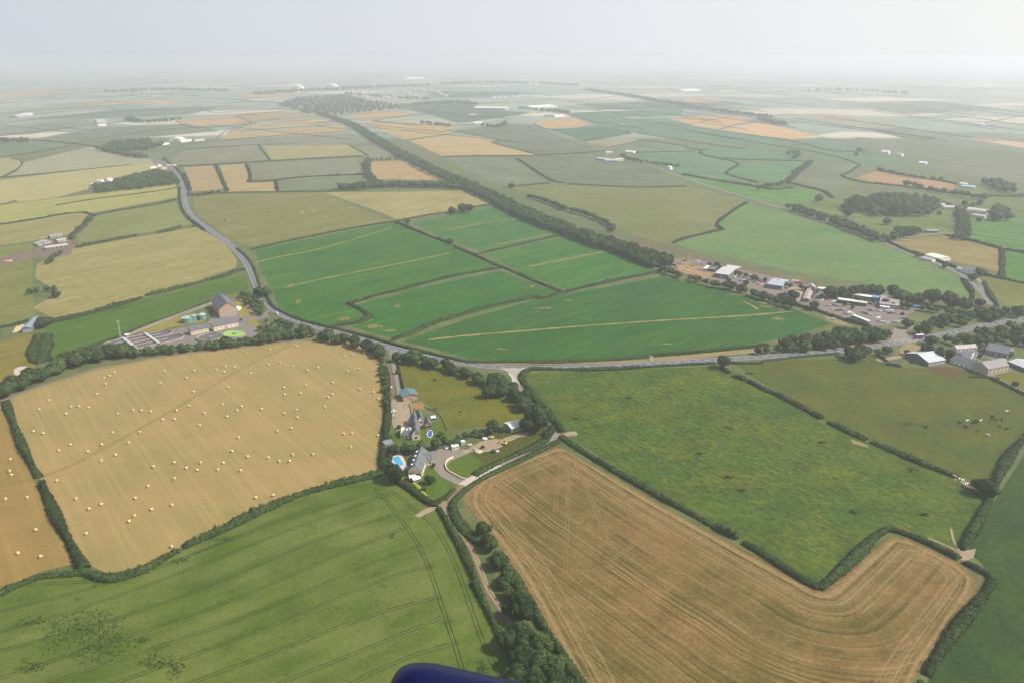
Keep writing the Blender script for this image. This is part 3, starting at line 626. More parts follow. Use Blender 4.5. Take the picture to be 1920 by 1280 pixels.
def plant_trees():
    TREES.sort(key=lambda t:-t[0] if t[3]!='x' else 1); NI=295
    for i,(s,p,r,label,group,cat,kind,mat,hs) in enumerate(TREES[:NI]):
        kd=kind or ('hi' if r/(p-camo.location).length>.0105 else 'mid'); v=i%5
        e=tag(link('tree',None,None,None,p),label,cat,group); e.rotation_euler=(0,0,rng.random()*6.28); e.empty_display_size=1
        sc=r*1.0; e.scale=(sc*rng.uniform(.9,1.1),sc*rng.uniform(.9,1.1),sc*rng.uniform(.85,1.15)*hs)
        c=bpy.data.objects.new('crown',crown(kd,v,mat or (M_TREE,M_TREE,M_TREEB,M_TREEC,M_TREE,M_TREEB)[(i*7+i//3)%6])); COL.objects.link(c); c.parent=e
        t=bpy.data.objects.new('trunk',TRUNK); COL.objects.link(t); t.parent=e
    rest=TREES[NI:]
    if not rest: return
    T=[crown_arrays(900+i,70,5,.34,1.0,1) for i in range(5)]; V4=[];F4=[];V3=[];F3=[];a=b=0
    for i,(s,p,r,*_rest) in enumerate(rest):
        v4,f4,v3,f3=T[i%5]; an=rng.random()*6.28; ca,sa=math.cos(an),math.sin(an); Rm=np.array([[ca,sa,0],[-sa,ca,0],[0,0,1]])*r
        o=np.array(p[:]); V4.append(v4@Rm+o);F4.append(f4+a);a+=len(v4); V3.append(v3@Rm+o);F3.append(f3+b);b+=len(v3)
    o=link('distant_woodland',mixmesh('distant_woodland',np.vstack(V4),np.vstack(F4),np.vstack(V3),np.vstack(F3)),M_TREE)
    tag(o,'hazy far-off woods and tree belts of many merged crowns','woodland',kind='stuff')
    print('TREES',len(TREES),'rest',len(rest))
# belts and woods
RB='tree in the long dark belt along the railway, running to the distance'
belt([(880,350),(930,372),(960,390),(1010,411),(1060,430),(1110,448),(1160,464),(1210,482),(1240,494)],34,9,6,8.5,RB,'railway belt trees')
belt([(600,213),(660,233),(700,259),(740,282),(790,310),(830,328),(880,348)],38,12,5.5,8.5,RB,'railway belt trees')
belt([(640,352),(700,347),(760,346),(830,347),(890,352)],34,11,6,9,'tree in the wooded strip running into the railway belt from the left','side strip trees')
belt([(690,300),(686,312),(690,328),(700,338),(706,344)],16,10,5,7,'tree in the strip around the tan field beside the railway belt','tan field trees')
belt([(688,299),(740,299)],10,10,4,6,'tree in the strip around the tan field beside the railway belt','tan field trees')
belt([(988,368),(1010,372),(1040,383),(1062,392)],10,8,4.5,6.5,'tree in the short broken row behind the railway belt','broken row trees')
belt([(1070,394),(1100,402),(1130,414),(1148,424),(1146,432)],10,8,4.5,6.5,'tree in the short broken row behind the railway belt','broken row trees')
tree(847,397,9,'round dark tree, left one of the group on the crop field edge',force=True); tree(868,394,9,'middle tree of the group on the edge of the upper green crop field',force=True); tree(880,393,8,'right-hand tree of the group on the edge of the upper green crop field',force=True)
tree(764,417,5,'small tree where two hedges meet at the top of the green crop field',force=True); tree(843,456,6,'small tree in the hedge between two green crop fields',force=True); tree(960,350,7,'lone tree beside the railway belt in the far pasture',force=True)
SW='bushy tree in the screen between the treatment works and the straw bale field'
belt([(-60,765),(0,735),(60,708),(110,688),(170,668),(230,660)],15,8,5,7,'tree at the left end of the screen above the straw bale field','left screen trees')
belt([(230,663),(300,658),(360,652),(430,645),(500,635),(570,627)],11,7,3.8,5.6,SW,'works screen trees')
wood([(90,676),(110,664),(190,645),(212,645),(228,655),(150,680)],6,2.5,3.5,'young tree in the plantation left of the treatment works','plantation trees')
wood([(500,600),(530,600),(600,622),(620,632),(560,628),(490,632),(482,620)],8,2.5,4,'scrubby tree on the bank between the main road and the works','bank trees')
belt([(600,632),(640,636),(690,652),(712,664)],10,9,5,7,'tree where the treatment works screen meets the main road','junction trees')
belt([(716,668),(718,700),(722,730),(722,760)],5,7,2.5,3.6,'small tree lining the right-hand end of the straw field','straw field end trees')
tree(486,553,7.5,'dark tree overhanging the left side of the main road by the works',force=True); tree(500,549,8,'dark tree overhanging the right side of the main road by the works',force=True)
wood([(438,556),(462,550),(482,560),(498,582),(492,592),(476,588),(462,570)],8,3.5,5,'tree in the clump between the works entrance and the main road','entrance clump trees')
tree(775,672,8.5,'tall round tree beside the main road at the top of the paddock',force=True); tree(745,672,5,'small tree beside the main road left of the tall round tree',force=True); tree(758,675,5,'small tree tucked against the tall round roadside tree',force=True)
belt([(800,680),(830,686),(860,696),(885,708),(905,716)],9,8,4.5,6,'tree in the belt between the paddock and the main road','paddock belt trees')
wood([(903,708),(930,704),(950,712),(962,722),(985,742),(1002,762),(985,758),(960,744),(925,746),(906,742)],8.5,5,6.5,'tree in the dense copse left of the lane junction','copse trees')
tree(985,762,7,'pale-topped tree at the lower end of the copse',mat=M_TREE2,force=True); tree(1008,792,11,'large dark oak beside the bend in the lane',force=True); tree(1022,786,8,'round tree between the large oak and the lane',force=True); tree(993,800,7.5,'dark tree left of the large oak above the green shed',force=True)
belt([(860,822),(885,815),(915,812),(945,803),(975,795)],4,6,2.4,3.6,'shrubby tree in the row behind the builders yard','yard row trees')
tree(855,831,3.6,'round shrub at the left end of the builders yard row',force=True); tree(922,802,5,'taller tree standing up from the builders yard row',force=True)
tree(741,893,7,'round dark tree at the corner of the swimming pool terrace',force=True); tree(806,902,3.6,'clipped round bush on the front lawn of the cream house',force=True); tree(813,873,1.7,'tiny round bush by the wing of the cream house',force=True); tree(794,918,2.2,'small blue-green shrub on the garden lawn',force=True)
belt([(738,842),(755,845),(775,843),(785,842),(800,840),(815,838)],9,7,3.5,5,'leafy tree between the two houses with pools','garden trees')
belt([(820,836),(838,830),(850,830)],5,6,3,4,'leafy tree right of the oval blue pool','garden trees by the pool')
tree(728,822,4,'tree beside the small slate hut',force=True); tree(723,808,3,'shrub against the straw field left of the slate roofed house',force=True)
belt([(908,1000),(926,1028),(936,1048),(934,1060)],5,7,3.8,5,'tree in the upper clump along the dirt lane','upper lane trees')
belt([(944,1085),(954,1105),(964,1122)],5,6,3.4,4.4,'tree in the lower clump along the dirt lane','lower lane trees')
tree(978,1148,7.5,'big round tree bulging over the corner of the mown striped field',force=True); tree(958,1150,4.5,'small tree left of the big round tree on the lane',force=True)
wood([(940,1180),(985,1180),(1015,1200),(1050,1245),(1085,1295),(1140,1400),(1020,1420),(965,1280),(945,1220)],8,5,7.5,'tall tree in the wood at the bottom of the dirt lane','bottom wood trees')
RW='tree in the dense roadside wood below the car yard'
wood([(1442,655),(1470,640),(1520,630),(1570,620),(1650,618),(1668,630),(1655,640),(1560,648),(1480,660)],8,4.5,6,RW,'roadside wood trees')
tree(1355,682,7,'solitary dark round tree on the lower side of the main road',force=True); tree(1421,660,4,'left of two round bushes on the dry verge',force=True); tree(1437,659,3.6,'right of two round bushes on the dry verge',force=True)
wood([(1583,672),(1590,655),(1612,652),(1624,656),(1622,668),(1600,674)],9,5.5,7,'tree in the clump on the lower side of the road above the pasture','pasture clump trees')
belt([(1630,662),(1645,660),(1668,655),(1672,658)],5,9,4,5,'small tree in the row left of the grey barn','barn row trees')
wood([(1712,624),(1716,606),(1750,598),(1800,592),(1850,584),(1900,580),(1960,580),(1900,592),(1820,605),(1760,622)],11.5,5,7,'tree in the belt between the railway and the main road','rail and road belt trees')
wood([(1725,648),(1745,638),(1800,630),(1850,618),(1895,610),(1950,612),(1950,640),(1905,650),(1850,644),(1790,644),(1750,650)],11.5,4.6,6.4,'tree in the belt above the stone farm','farm belt trees')
tree(1762,668,6,'dark upright tree behind the grey barn',kind='tall',force=True); tree(1780,668,5.5,'round tree left of the white farm buildings',force=True); tree(1738,662,7,'tree at the corner of the grey barn by the road',force=True)
belt([(1560,551),(1590,549),(1625,545),(1660,548),(1700,563),(1730,560),(1765,566),(1800,575)],13,12,7,9.5,'round tree on the bank behind the depot','depot bank trees')
belt([(1330,498),(1380,512),(1430,525),(1500,540),(1580,556),(1660,570),(1720,578),(1790,588),(1850,592)],9,8.5,3.6,5.6,'bushy tree in the row between depot and railway','railside trees')
belt([(1240,505),(1270,515),(1300,523),(1340,534),(1370,538),(1400,545),(1430,556),(1460,566),(1480,572)],11,9,4.6,7,'bushy tree in the row between scrap yard and green crop','scrap yard trees')
tree(1344,500,5,'upright tree by the railway behind the large grey shed',force=True); tree(1487,556,7,'round tree in front of the sandy pad',force=True); tree(1467,560,7,'broad tree below the ribbed grey shed',force=True); tree(1527,577,6,'round pale bush beside the brown roofed building',mat=M_TREE2,force=True); tree(1702,610,6,'tree at the lower right corner of the car park',force=True)
wood([(1568,388),(1600,372),(1680,366),(1750,374),(1762,385),(1748,398),(1700,402),(1640,400)],15,8,11,'tree in the large hazy wood left of the far hamlet','far wood trees')
tree(1590,403,8,'lone round tree below the left end of the far wood',force=True); tree(1663,417,8.5,'lone round tree on the open pasture below the far wood',force=True); tree(1534,375,8,'tree standing left of the far wood',force=True)
belt([(1488,388),(1510,398),(1560,412),(1610,432),(1655,448)],24,11,6,8,'tree in the belt beside the straight far lane','lane belt trees')
wood([(1674,446),(1680,432),(1720,426),(1724,438)],11,6,8,'tree in the small block by the far lane bend','block trees')
belt([(1804,402),(1808,420),(1806,438),(1800,446)],18,10,5,7,'tree in the avenue running down from the far hamlet','avenue trees')
wood([(1852,404),(1862,390),(1886,392),(1895,408),(1870,410)],12,7,10,'tree behind the long white farmhouse','farmhouse trees')
belt([(1770,382),(1790,390),(1800,400),(1820,384),(1845,380)],14,10,4,6,'tree among the far hamlet houses','hamlet trees')
belt([(1270,312),(1180,300),(1166,292)],14,10,5,7,'tree by the far farm on the right of the straight road','far farm trees')
tree(1825,521,6,'round tree beside the white roadside house',force=True); tree(1838,512,7,'dark tree right of the white roadside house',force=True); tree(1838,570,6,'tree at the end of the lane by the railway bridge',force=True)
HW='tree in the dark wood beside the main road hamlet'
wood([(172,352),(210,342),(248,330),(290,320),(326,328),(334,343),(260,352),(185,358)],12,6,8,HW,'hamlet wood trees')
wood([(195,278),(215,266),(280,262),(290,272),(285,278),(220,282)],16,8,10,'tree in the hazy block left of the white dome','dome wood trees')
belt([(292,272),(305,270)],14,12,8,9,'tree right beside the white dome','dome trees'); belt([(190,278),(230,288),(270,294)],24,14,6,9,'tree lining the far road bend','road bend trees')
belt([(-60,262),(0,264),(50,264)],40,20,9,12,'x','far'); belt([(240,222),(260,230),(330,224)],30,20,8,11,'x','far')
wood([(520,196),(560,184),(640,178),(700,190),(760,202),(700,208),(640,214),(570,212)],42,9,13,'x','far')
belt([(780,196),(860,190),(890,196)],60,30,10,14,'x','far'); belt([(1010,206),(1040,208),(1060,212)],50,24,10,13,'x','far'); belt([(790,230),(840,236)],24,18,8,10,'x','far'); belt([(905,236),(930,238),(950,232)],20,18,9,11,'x','far')
belt([(1100,168),(1180,180),(1260,194),(1330,206),(1440,220)],40,26,9,14,'x','far'); belt([(1425,224),(1470,233)],34,22,9,12,'x','far'); belt([(1475,288),(1500,284),(1492,296)],20,16,7,9,'x','far')
belt([(1420,352),(1447,348),(1480,344),(1486,330),(1500,318),(1520,304)],16,16,6,8,'x','far'); belt([(1650,318),(1700,330),(1760,336)],14,14,5,7,'x','far')
belt([(1700,345),(1760,358),(1810,366),(1850,372)],20,15,6,9,'x','far'); wood([(1840,340),(1870,336),(1900,350),(1905,360),(1870,358)],18,8,11,'x','far'); tree(1700,346,9,'x','far'); tree(1611,283,9,'x','far')
belt([(480,176),(540,172),(620,168),(700,164),(800,160)],60,40,14,20,'x','far'); belt([(830,158),(900,154),(1000,156),(1080,160)],60,40,14,20,'x','far')
belt([(200,172),(300,168),(420,170)],60,40,12,18,'x','far'); belt([(1520,170),(1600,168),(1700,176)],60,45,12,18,'x','far'); belt([(650,176),(720,182),(800,186)],30,30,10,14,'x','far')
belt([(355,365),(372,366),(384,364)],10,9,4,6,'low tree at the near corner of the small tan fields by the main road','corner trees'); belt([(385,363),(412,360)],8,9,3.5,5,'low tree at the near corner of the small tan fields by the main road','corner trees')
belt([(62,547),(78,542),(96,543)],8,8,4,5,'dark tree in the small thicket on the left pasture','thicket trees'); tree(105,554,5.5,'lone dark bush right of the small thicket on the left pasture',force=True)
tree(1605,292,8,'x','far'); belt([(136,446),(142,436),(155,424),(172,408)],8,9,4,5.5,'tree in the curved row leading up from the derelict farm','farm row trees')
belt([(92,492),(98,482),(112,474)],10,8,4,5,'tree in front of the derelict farm sheds','derelict farm trees')
tree(80,608,7,'broad tree beside the teal hay barn',force=True); tree(90,604,6,'dark tree right of the teal hay barn',force=True)
tree(1846,918,7,'dark tree at the hedge corner sheltering the brown cattle',force=True); tree(1832,912,4.5,'low dark tree above the brown cattle',force=True); tree(1860,925,5,'dark tree where three hedges meet',force=True)

for i,(x,y,r,l) in enumerate([(1790,668,3.5,'shrub behind the white outhouse in the stone farm'),(1838,668,2.4,'small shrub on the farm court lawn'),(1868,712,2.2,'dark shrub in the dry garden of the stone farmhouse'),(1905,722,3,'shrub by the pale garden wall at the right edge'),(1835,651,4,'tree between the stone range and the slate barn'),(1893,665,4,'tree behind the long grey shed'),(1700,662,3.4,'bush at the left end of the large grey barn'),(1712,678,2.2,'low scrub against the dark wall of the grey barn'),
 (1540,556,2.6,'shrub between the flat unit and the car rows'),(1584,572,2.4,'bush in front of the showroom left end'),(1598,578,2.4,'bush between two rows of parked cars'),(1522,556,2.2,'shrub right of the long brown roofed shed'),(1550,560,2.2,'pale bush above the parked vans'),(1692,590,2.6,'bush at the right edge of the car yard'),(1366,527,4,'tree at the right corner of the large grey shed'),(1399,533,4,'round tree right of the large grey shed'),
 (452,600,1.8,'tiny shrub by the works gate'),(392,645,3.2,'pale bush in front of the dark settling tank'),(760,836,2.4,'shrub under the cream gable of the slate house'),(832,828,3.2,'dark shrub left of the dark upright conifer'),(826,815,2.4,'bush right of the oval pool'),(748,801,1.8,'small shrub at the gravel yard corner'),(905,838,1.6,'weedy bush in the builders yard'),(925,846,1.8,'bush beside the slab heap'),(1022,812,2.6,'bush at the inside of the lane bend'),
 (1760,400,5,'tree before the grey roofed far hamlet house'),(1790,404,5,'tree between far hamlet and avenue'),(1835,414,5,'small tree in front of the long white farmhouse'),(1808,383,6,'tree behind the far hamlet'),(1816,506,4,'shrub left of the white roadside house'),(1770,500,4,'bush along the far lane by the bungalow'),(1720,480,4,'bush at the left of the bungalow'),(745,698,2.4,'bush on the right of the lane to the brick barn')]): tree(x,y,r,l,force=True,cat='bush' if r<3.6 else 'tree')
plant_trees()
# ---------------- hedges: each a thing of its own ----------------
HG_=[
([(10,752),(22,785),(48,850),(72,892)],4,2.4,'upper length of the tall hedge left of the straw bale field','wild'),
([(78,905),(95,945),(112,982),(133,1020),(148,1048),(158,1064)],4.5,2.6,'lower length of the tall hedge left of the straw bale field','wild'),
([(-150,1150),(-60,1130),(0,1112),(40,1092),(80,1078),(155,1072)],3.6,2.2,'bushy hedge along the bottom left edge above the young cereal','wild'),
([(150,1068),(180,1080),(205,1084),(230,1080),(268,1068),(300,1050),(333,1030)],3.8,2.4,'short hedge left of the gap below the straw bale field','wild'),
([(346,1022),(380,1008),(425,988),(480,960),(530,938),(560,926),(610,911),(660,899),(705,887),(722,884)],4.4,2.7,'long thick hedge between the straw bale field and the young cereal','wild'),
([(722,690),(726,730),(728,770),(724,800),(718,835),(716,865),(728,885)],4,2.8,'tall hedge on the right edge of the straw bale field beside the houses','wild'),
([(738,896),(765,912),(790,930),(808,943),(822,944)],4,2.2,'clipped hedge on the lower side of the cream house garden','clipped'),
([(822,950),(836,972),(852,1000),(868,1030),(882,1062),(893,1090)],3.2,1.9,'upper half of the hedge between young cereal and dirt lane','wild'),
([(889,1090),(901,1115),(918,1150),(934,1178),(941,1200)],3.4,1.9,'lower half of the hedge between young cereal and dirt lane','wild'),
([(852,915),(842,926),(834,934)],2.4,1.5,'short clipped hedge at the garden corner by the lane','clipped'),
([(1048,826),(1030,836),(1000,850),(965,868),(930,883),(900,898),(876,914),(858,930),(848,944)],3.4,1.8,'hedge on the lower side of the lane opposite the cream house','clipped'),
([(848,946),(852,966),(870,990),(890,1010),(908,1022)],4.5,2.2,'hedge curving down between the dirt lane and the mown striped field','wild'),
([(958,1070),(975,1100),(992,1130),(1012,1162),(1045,1215),(1085,1275),(1150,1380)],4,2.4,'leafy hedge on the left edge of the mown striped field','wild'),
([(950,1058),(958,1080),(956,1092)],4,2.6,'thick scrub between the two clumps of trees on the dirt lane','wild'),
([(1052,817),(1070,830),(1100,850),(1130,868),(1160,886),(1200,907),(1240,932),(1290,958),(1342,986)],3.4,1.9,'long hedge between rough green pasture and mown striped field','wild'),
([(1342,986),(1362,996),(1382,1006)],3.2,2.6,'short bushy hedge left of the bright gap in the long hedge','wild'),
([(1394,1015),(1420,1030),(1460,1055),(1500,1082),(1535,1100)],3.8,2.0,'hedge from the bright gap down to the sharp corner','clipped'),
([(1538,1100),(1562,1082),(1590,1055),(1612,1035),(1640,1003),(1665,990)],4.6,2.2,'wide hedge rising from the sharp corner of the mown field','wild'),
([(1667,990),(1700,999),(1740,1016),(1780,1035),(1798,1045)],3.8,2.0,'hedge along the top of the mown field\'s right arm','clipped'),
([(1808,1052),(1832,1064),(1855,1076),(1862,1086)],3.4,2.0,'short hedge turning the right corner of the mown field','clipped'),
([(1862,1086),(1848,1110),(1825,1140),(1800,1168),(1775,1200),(1752,1238),(1738,1262)],4.6,2.3,'hedge down the right side of the mown striped field','wild'),
([(1728,1278),(1712,1310),(1690,1360)],3.5,2.0,'last piece of hedge at the bottom right of the mown field','wild'),
([(1920,822),(1900,842),(1884,866),(1872,892),(1862,915)],5,2.1,'upper hedge on the right edge of the cattle pasture','wild'),
([(1862,920),(1848,950),(1832,980),(1818,1004),(1806,1026)],4.2,2.2,'hedge from the cattle corner down to the muddy gateway','wild'),
([(1990,770),(1950,795),(1925,816)],5,2.1,'hedge continuing off the right side beyond the cattle pasture','wild'),
([(1352,688),(1366,697)],3,2.4,'very short hedge stub below the solitary roadside tree','wild'),
([(1375,703),(1388,707),(1397,711)],3,2.2,'first short piece of the broken hedge between the two pastures','wild'),
([(1403,714),(1422,722),(1436,730),(1445,733)],3.4,2.2,'second piece of the broken hedge between the two pastures','wild'),
([(1446,734),(1475,748),(1505,763),(1540,783)],3.2,1.9,'third and longest piece of the broken hedge between the two pastures','wild'),
([(1553,790),(1575,800),(1600,812),(1624,822)],3.4,2.2,'piece of hedge just left of the worn gap between the two pastures','wild'),
([(1634,827),(1670,842),(1710,860),(1750,876),(1795,893)],3.2,2.0,'hedge right of the worn gap leading to the brown cattle','wild'),
([(1845,915),(1862,922)],4,2.4,'thick hedge stub at the cattle corner','wild'),
([(984,720),(976,706),(985,694),(1005,690),(1060,692),(1120,692),(1200,688)],3.6,1.7,'hedge on the lower side of the main road right of the lane mouth','wild'),
([(1200,688),(1280,683),(1340,680)],2.6,1.4,'low hedge on the lower roadside left of the solitary tree','clipped'),
([(1370,680),(1420,681),(1428,680)],2.4,1.2,'low hedge on the lower roadside right of the solitary tree','clipped'),
([(1430,677),(1500,668),(1575,662)],2.4,1.3,'low roadside hedge leading to the clump above the pasture','clipped'),
([(988,722),(1000,742),(1018,765),(1035,780),(1046,795),(1054,808)],4,2.2,'hedge between the lane and the rough green pasture','wild'),
([(870,676),(900,678),(960,677),(1030,678),(1100,676),(1160,672),(1216,667)],4,1.8,'dense hedge above the main road along the big green crop','clipped'),
([(1226,665),(1300,660),(1370,653),(1440,646)],4,1.8,'hedge above the dry verge right of the field gateway','clipped'),
([(497,552),(510,573),(530,586),(565,600),(610,612),(640,618)],2.8,1.6,'hedge following the outside of the main road bend','clipped'),
([(640,618),(690,631),(740,645),(790,657),(850,672),(872,676)],3,1.8,'dark hedge between the main road and the crop field points','clipped'),
([(443,465),(462,480),(476,500),(484,525),(488,540)],2.6,1.6,'hedge on the right of the main road above the overhanging trees','clipped'),
([(653,568),(668,576),(684,584),(694,592),(680,602),(660,606),(644,608),(622,612)],5,1.7,'crooked hedge hooking through the green crop blocks','wild'),
([(653,568),(680,562),(705,553),(750,543),(800,529),(850,516),(900,508),(937,502)],4,1.6,'hedge rising right from the crooked hook in the crop','wild'),
([(735,637),(770,625),(810,606),(850,594),(900,578),(960,564),(985,560),(1000,557),(1018,559),(1040,552)],4.4,1.7,'long dark hedge above the biggest green crop block','wild'),
([(1040,552),(1065,546),(1100,537),(1160,524),(1220,512),(1245,505)],4,1.6,'hedge continuing right from the middle of the crop to the scrap yard','wild'),
([(742,416),(770,428),(800,440),(840,455)],3.6,1.8,'upper part of the diagonal hedge through the crop','wild'),
([(848,460),(890,478),(925,494),(960,508),(1000,526),(1030,538),(1052,546)],3.4,1.6,'lower part of the diagonal hedge through the crop','wild'),
([(470,468),(520,456),(600,439),(680,424),(742,415)],3.4,1.5,'top hedge of the left green crop block','clipped'),
([(745,414),(790,405),(850,396),(900,386),(938,380)],3.4,1.5,'top hedge of the right green crop block','clipped'),
([(905,474),(935,467),(990,455),(1040,443),(1075,437)],3.6,1.6,'hedge between the two upper right crop blocks','clipped'),
([(905,474),(893,476)],3,1.4,'tiny hedge stub joining the diagonal crop hedge','clipped'),
([(100,602),(150,592),(200,577),(265,558)],5.5,2.6,'left part of the tall hedge above the green meadow','wild'),
([(274,553),(320,543),(370,530),(415,519),(445,507),(458,505)],4.5,2.3,'right part of the tall hedge above the green meadow','wild'),
([(72,628),(66,650),(64,676),(78,678),(84,650),(88,628)],9,2.0,'wide scrubby hedge standing left of the green meadow','wild'),
([(-100,630),(0,614),(40,605),(52,600)],3.2,1.8,'hedge leading in from the left to the teal hay barn','wild'),
([(215,635),(260,615),(310,597),(350,583),(400,563),(408,560)],3.4,1.8,'hedge between the green meadow and the works path','clipped'),
([(215,634),(160,652),(130,662)],3.2,1.8,'hedge between the green meadow and the young plantation','clipped'),
([(145,463),(165,459),(195,453),(225,447),(256,441)],3.4,2.4,'row of hedge below the pasture right of the derelict farm','wild'),
([(295,437),(318,432),(340,425)],3.4,2.6,'short bushy hedge on the upper edge of the dry meadow','wild'),
([(360,425),(372,421)],3.2,1.8,'tiny hedge next to the main road at the dry meadow','wild'),
([(-80,432),(0,421),(60,412),(110,403),(155,397),(170,402),(180,404)],3.6,1.8,'dark hedge below the yellow field at left','wild'),
([(185,402),(230,393),(280,386),(330,375)],3,1.6,'hedge between the yellow field and the pasture by the main road','wild'),
([(105,385),(170,374),(230,367),(300,358),(332,352)],2.6,1.3,'thin hedge between the two yellow fields','clipped'),
([(0,384),(30,377)],2.6,1.6,'hedge scrap at the left edge between yellow fields','clipped'),
([(0,333),(60,328),(140,320),(245,309)],2.6,1.4,'thin dark hedge above the pale yellow field','clipped'),
([(5,332),(30,320),(43,308),(38,300),(20,297)],3,1.6,'hooked hedge in the pale green fields at far left','clipped'),
([(0,294),(60,287),(110,278),(135,273)],4,2,'hedge below the dark green field at far left','clipped'),
([(352,354),(348,340),(334,318),(318,306),(306,296)],3,2.2,'hedge on the inside of the main road bend','wild'),
([(356,358),(352,340),(345,325)],5,2.4,'thick hedge left of the first small tan field','wild'),
([(337,352),(336,372),(342,395),(356,412),(384,432)],3.2,2,'hedge on the left verge of the main road bend','wild'),
([(404,310),(412,325),(420,345),(426,358)],5.5,2.4,'curved hedge between the two small tan fields','wild'),
([(461,308),(468,322),(470,335),(464,340)],4.5,2.2,'hooked hedge right of the small tan fields','wild'),
([(464,341),(490,341),(517,338),(560,333),(600,330),(690,327)],4,2,'hedge below the pale green strip beyond the tan fields','wild'),
([(517,340),(520,358)],4.5,2.2,'short cross hedge right of the L shaped tan field','wild'),
([(360,365),(430,361),(520,360),(600,359),(680,357)],3.4,1.8,'long hedge along the top of the big brown green pasture','clipped'),
([(330,312),(400,309),(460,305),(560,299),(680,293)],4,1.8,'long hedge along the top of the small tan fields','clipped'),
([(484,271),(492,283),(506,300)],4.5,2,'slanting hedge in the middle of the pale fields','clipped'),
([(345,281),(400,276),(484,271),(560,270)],3.6,1.8,'hedge above the pale green field left of the slanting hedge','clipped'),
([(418,263),(480,258),(560,252),(655,246)],4.4,1.8,'hedge between two pale stubble strips','clipped'),
([(430,248),(500,242),(580,237),(640,234)],4.4,1.8,'hedge above the upper pale stubble strip','clipped'),
([(425,250),(450,238),(490,228),(540,221),(600,218)],4.4,2,'curving hedge beside the far lane to the hangars','clipped'),
([(327,226),(355,240),(400,239),(440,236),(480,232),(440,218)],4.4,2,'hedge round the far tan field at upper left','clipped'),
([(128,270),(200,257),(300,243),(400,237)],4.6,2,'long hazy hedge across the far left pasture','clipped'),
([(0,255),(60,248),(150,238),(240,228)],5,2.2,'hazy hedge far left below the grey farm','clipped'),
([(0,232),(80,222),(200,211),(320,205),(440,198)],5,2.2,'faint hedge far left above the hazy farm','clipped'),
([(60,262),(130,268),(180,275)],6,2.6,'thick hazy hedge beside the far left road','clipped'),
([(360,197),(380,205),(400,212)],5,2.2,'short faint cross hedge right of the pale strip','clipped'),
([(208,200),(216,209)],5,2.2,'tiny faint cross hedge below the pale strip','clipped'),
([(690,299),(740,298)],4,2,'x','clipped'),
([(656,273),(690,292)],4.4,2,'hedge left of the far railway belt by the pale field','clipped'),
([(968,297),(985,307),(1010,325),(1038,341),(1055,343)],4.4,1.9,'slanting hedge across the cow pasture beyond the railway','wild'),
([(1063,345),(1120,348),(1200,352),(1285,349)],3.8,1.7,'hedge below the cow pasture on its right','clipped'),
([(960,349),(1000,346),(1030,343)],3.6,1.7,'hedge from the belt to the slanting hedge','clipped'),
([(832,294),(900,292),(1000,293),(1010,291),(1080,288),(1140,283)],4.2,1.9,'long hedge above the cow pasture','wild'),
([(760,263),(810,256),(848,251)],4.4,1.8,'hedge between the two far tan fields','clipped'),
([(833,244),(880,250),(930,260),(941,263),(918,267),(960,278),(1010,290)],4.4,1.9,'zigzag hedge right of the far tan fields','clipped'),
([(700,226),(760,233),(870,236),(950,226)],4.6,1.9,'hedge above the upper far tan field','clipped'),
([(697,227),(740,220),(788,214)],4.6,1.8,'hazy hedge by the furthest tan field','clipped'),
([(1000,232),(1020,243),(1070,243),(1110,236),(1117,235)],4.6,1.9,'hedge under the bright tan field beyond the farm','clipped'),
([(1113,236),(1150,243),(1190,249),(1150,256),(1095,265)],4.8,1.9,'zigzag hazy hedge right of the bright tan field','clipped'),
([(1145,221),(1172,233),(1120,236)],4.8,1.9,'small hooked hazy hedge among far green fields','clipped'),
([(1145,222),(1250,221),(1345,226)],4.8,1.9,'long hazy hedge above the far green fields','clipped'),
([(1057,210),(1150,205),(1280,202),(1340,206)],5,2,'faint hedge right of the large white sheds','clipped'),
([(1195,250),(1260,260),(1330,271),(1400,280)],4.8,1.9,'straight hazy hedge crossing the green plain','clipped'),
([(1140,277),(1180,268),(1207,262),(1290,275)],4.8,1.9,'hazy hedge round the pale field on the plain','clipped'),
([(1185,286),(1290,284),(1325,280)],4.8,1.9,'hazy hedge left of the green block by the straight road','clipped'),
([(1282,277),(1320,282),(1308,287),(1340,296),(1392,306),(1362,321),(1360,327),(1420,342)],4.6,1.9,'stepped hedge through the green plain','clipped'),
([(1345,297),(1420,300),(1508,302)],4.6,1.9,'hedge along the top of the bright green plain block','clipped'),
([(1280,327),(1340,338),(1420,350),(1450,356),(1486,352)],4.6,2.2,'hedge curving below the bright green plain block','wild'),
([(1280,243),(1345,254),(1420,268),(1500,280),(1570,293),(1613,309)],4.6,1.9,'long diagonal hazy hedge across the green plain','clipped'),
([(1350,243),(1376,234),(1424,229)],4.6,1.9,'curved hedge between the two bright tan fields on the right','clipped'),
([(1300,238),(1348,245),(1413,254),(1488,264),(1563,285),(1625,284)],4.6,1.9,'long hazy hedge below the bright tan fields on the right','clipped'),
([(1613,309),(1590,325),(1573,330),(1620,343),(1640,344)],4.6,2,'hooked hedge left of the brown rough field','clipped'),
([(1640,344),(1713,351),(1780,362),(1850,368),(1990,368)],4.6,2.3,'long hedge below the brown rough field','wild'),
([(1645,319),(1700,330),(1760,338),(1793,345)],4.6,2.4,'hedge above the brown rough field','wild'),
([(1487,345),(1510,350),(1545,358),(1560,370)],4.4,2.2,'hedge right of the bright green triangle','wild'),
([(1400,380),(1378,392),(1350,412),(1342,422),(1356,430)],4.2,1.9,'crooked hedge between pasture and large pale crop','wild'),
([(1350,431),(1320,438),(1282,447),(1262,455)],4.4,1.9,'hedge below the pasture leading to the railway belt','wild'),
([(1664,452),(1700,470),(1740,482),(1780,496),(1815,510)],3.2,1.8,'hedge between the far lane and the tan paddock','wild'),
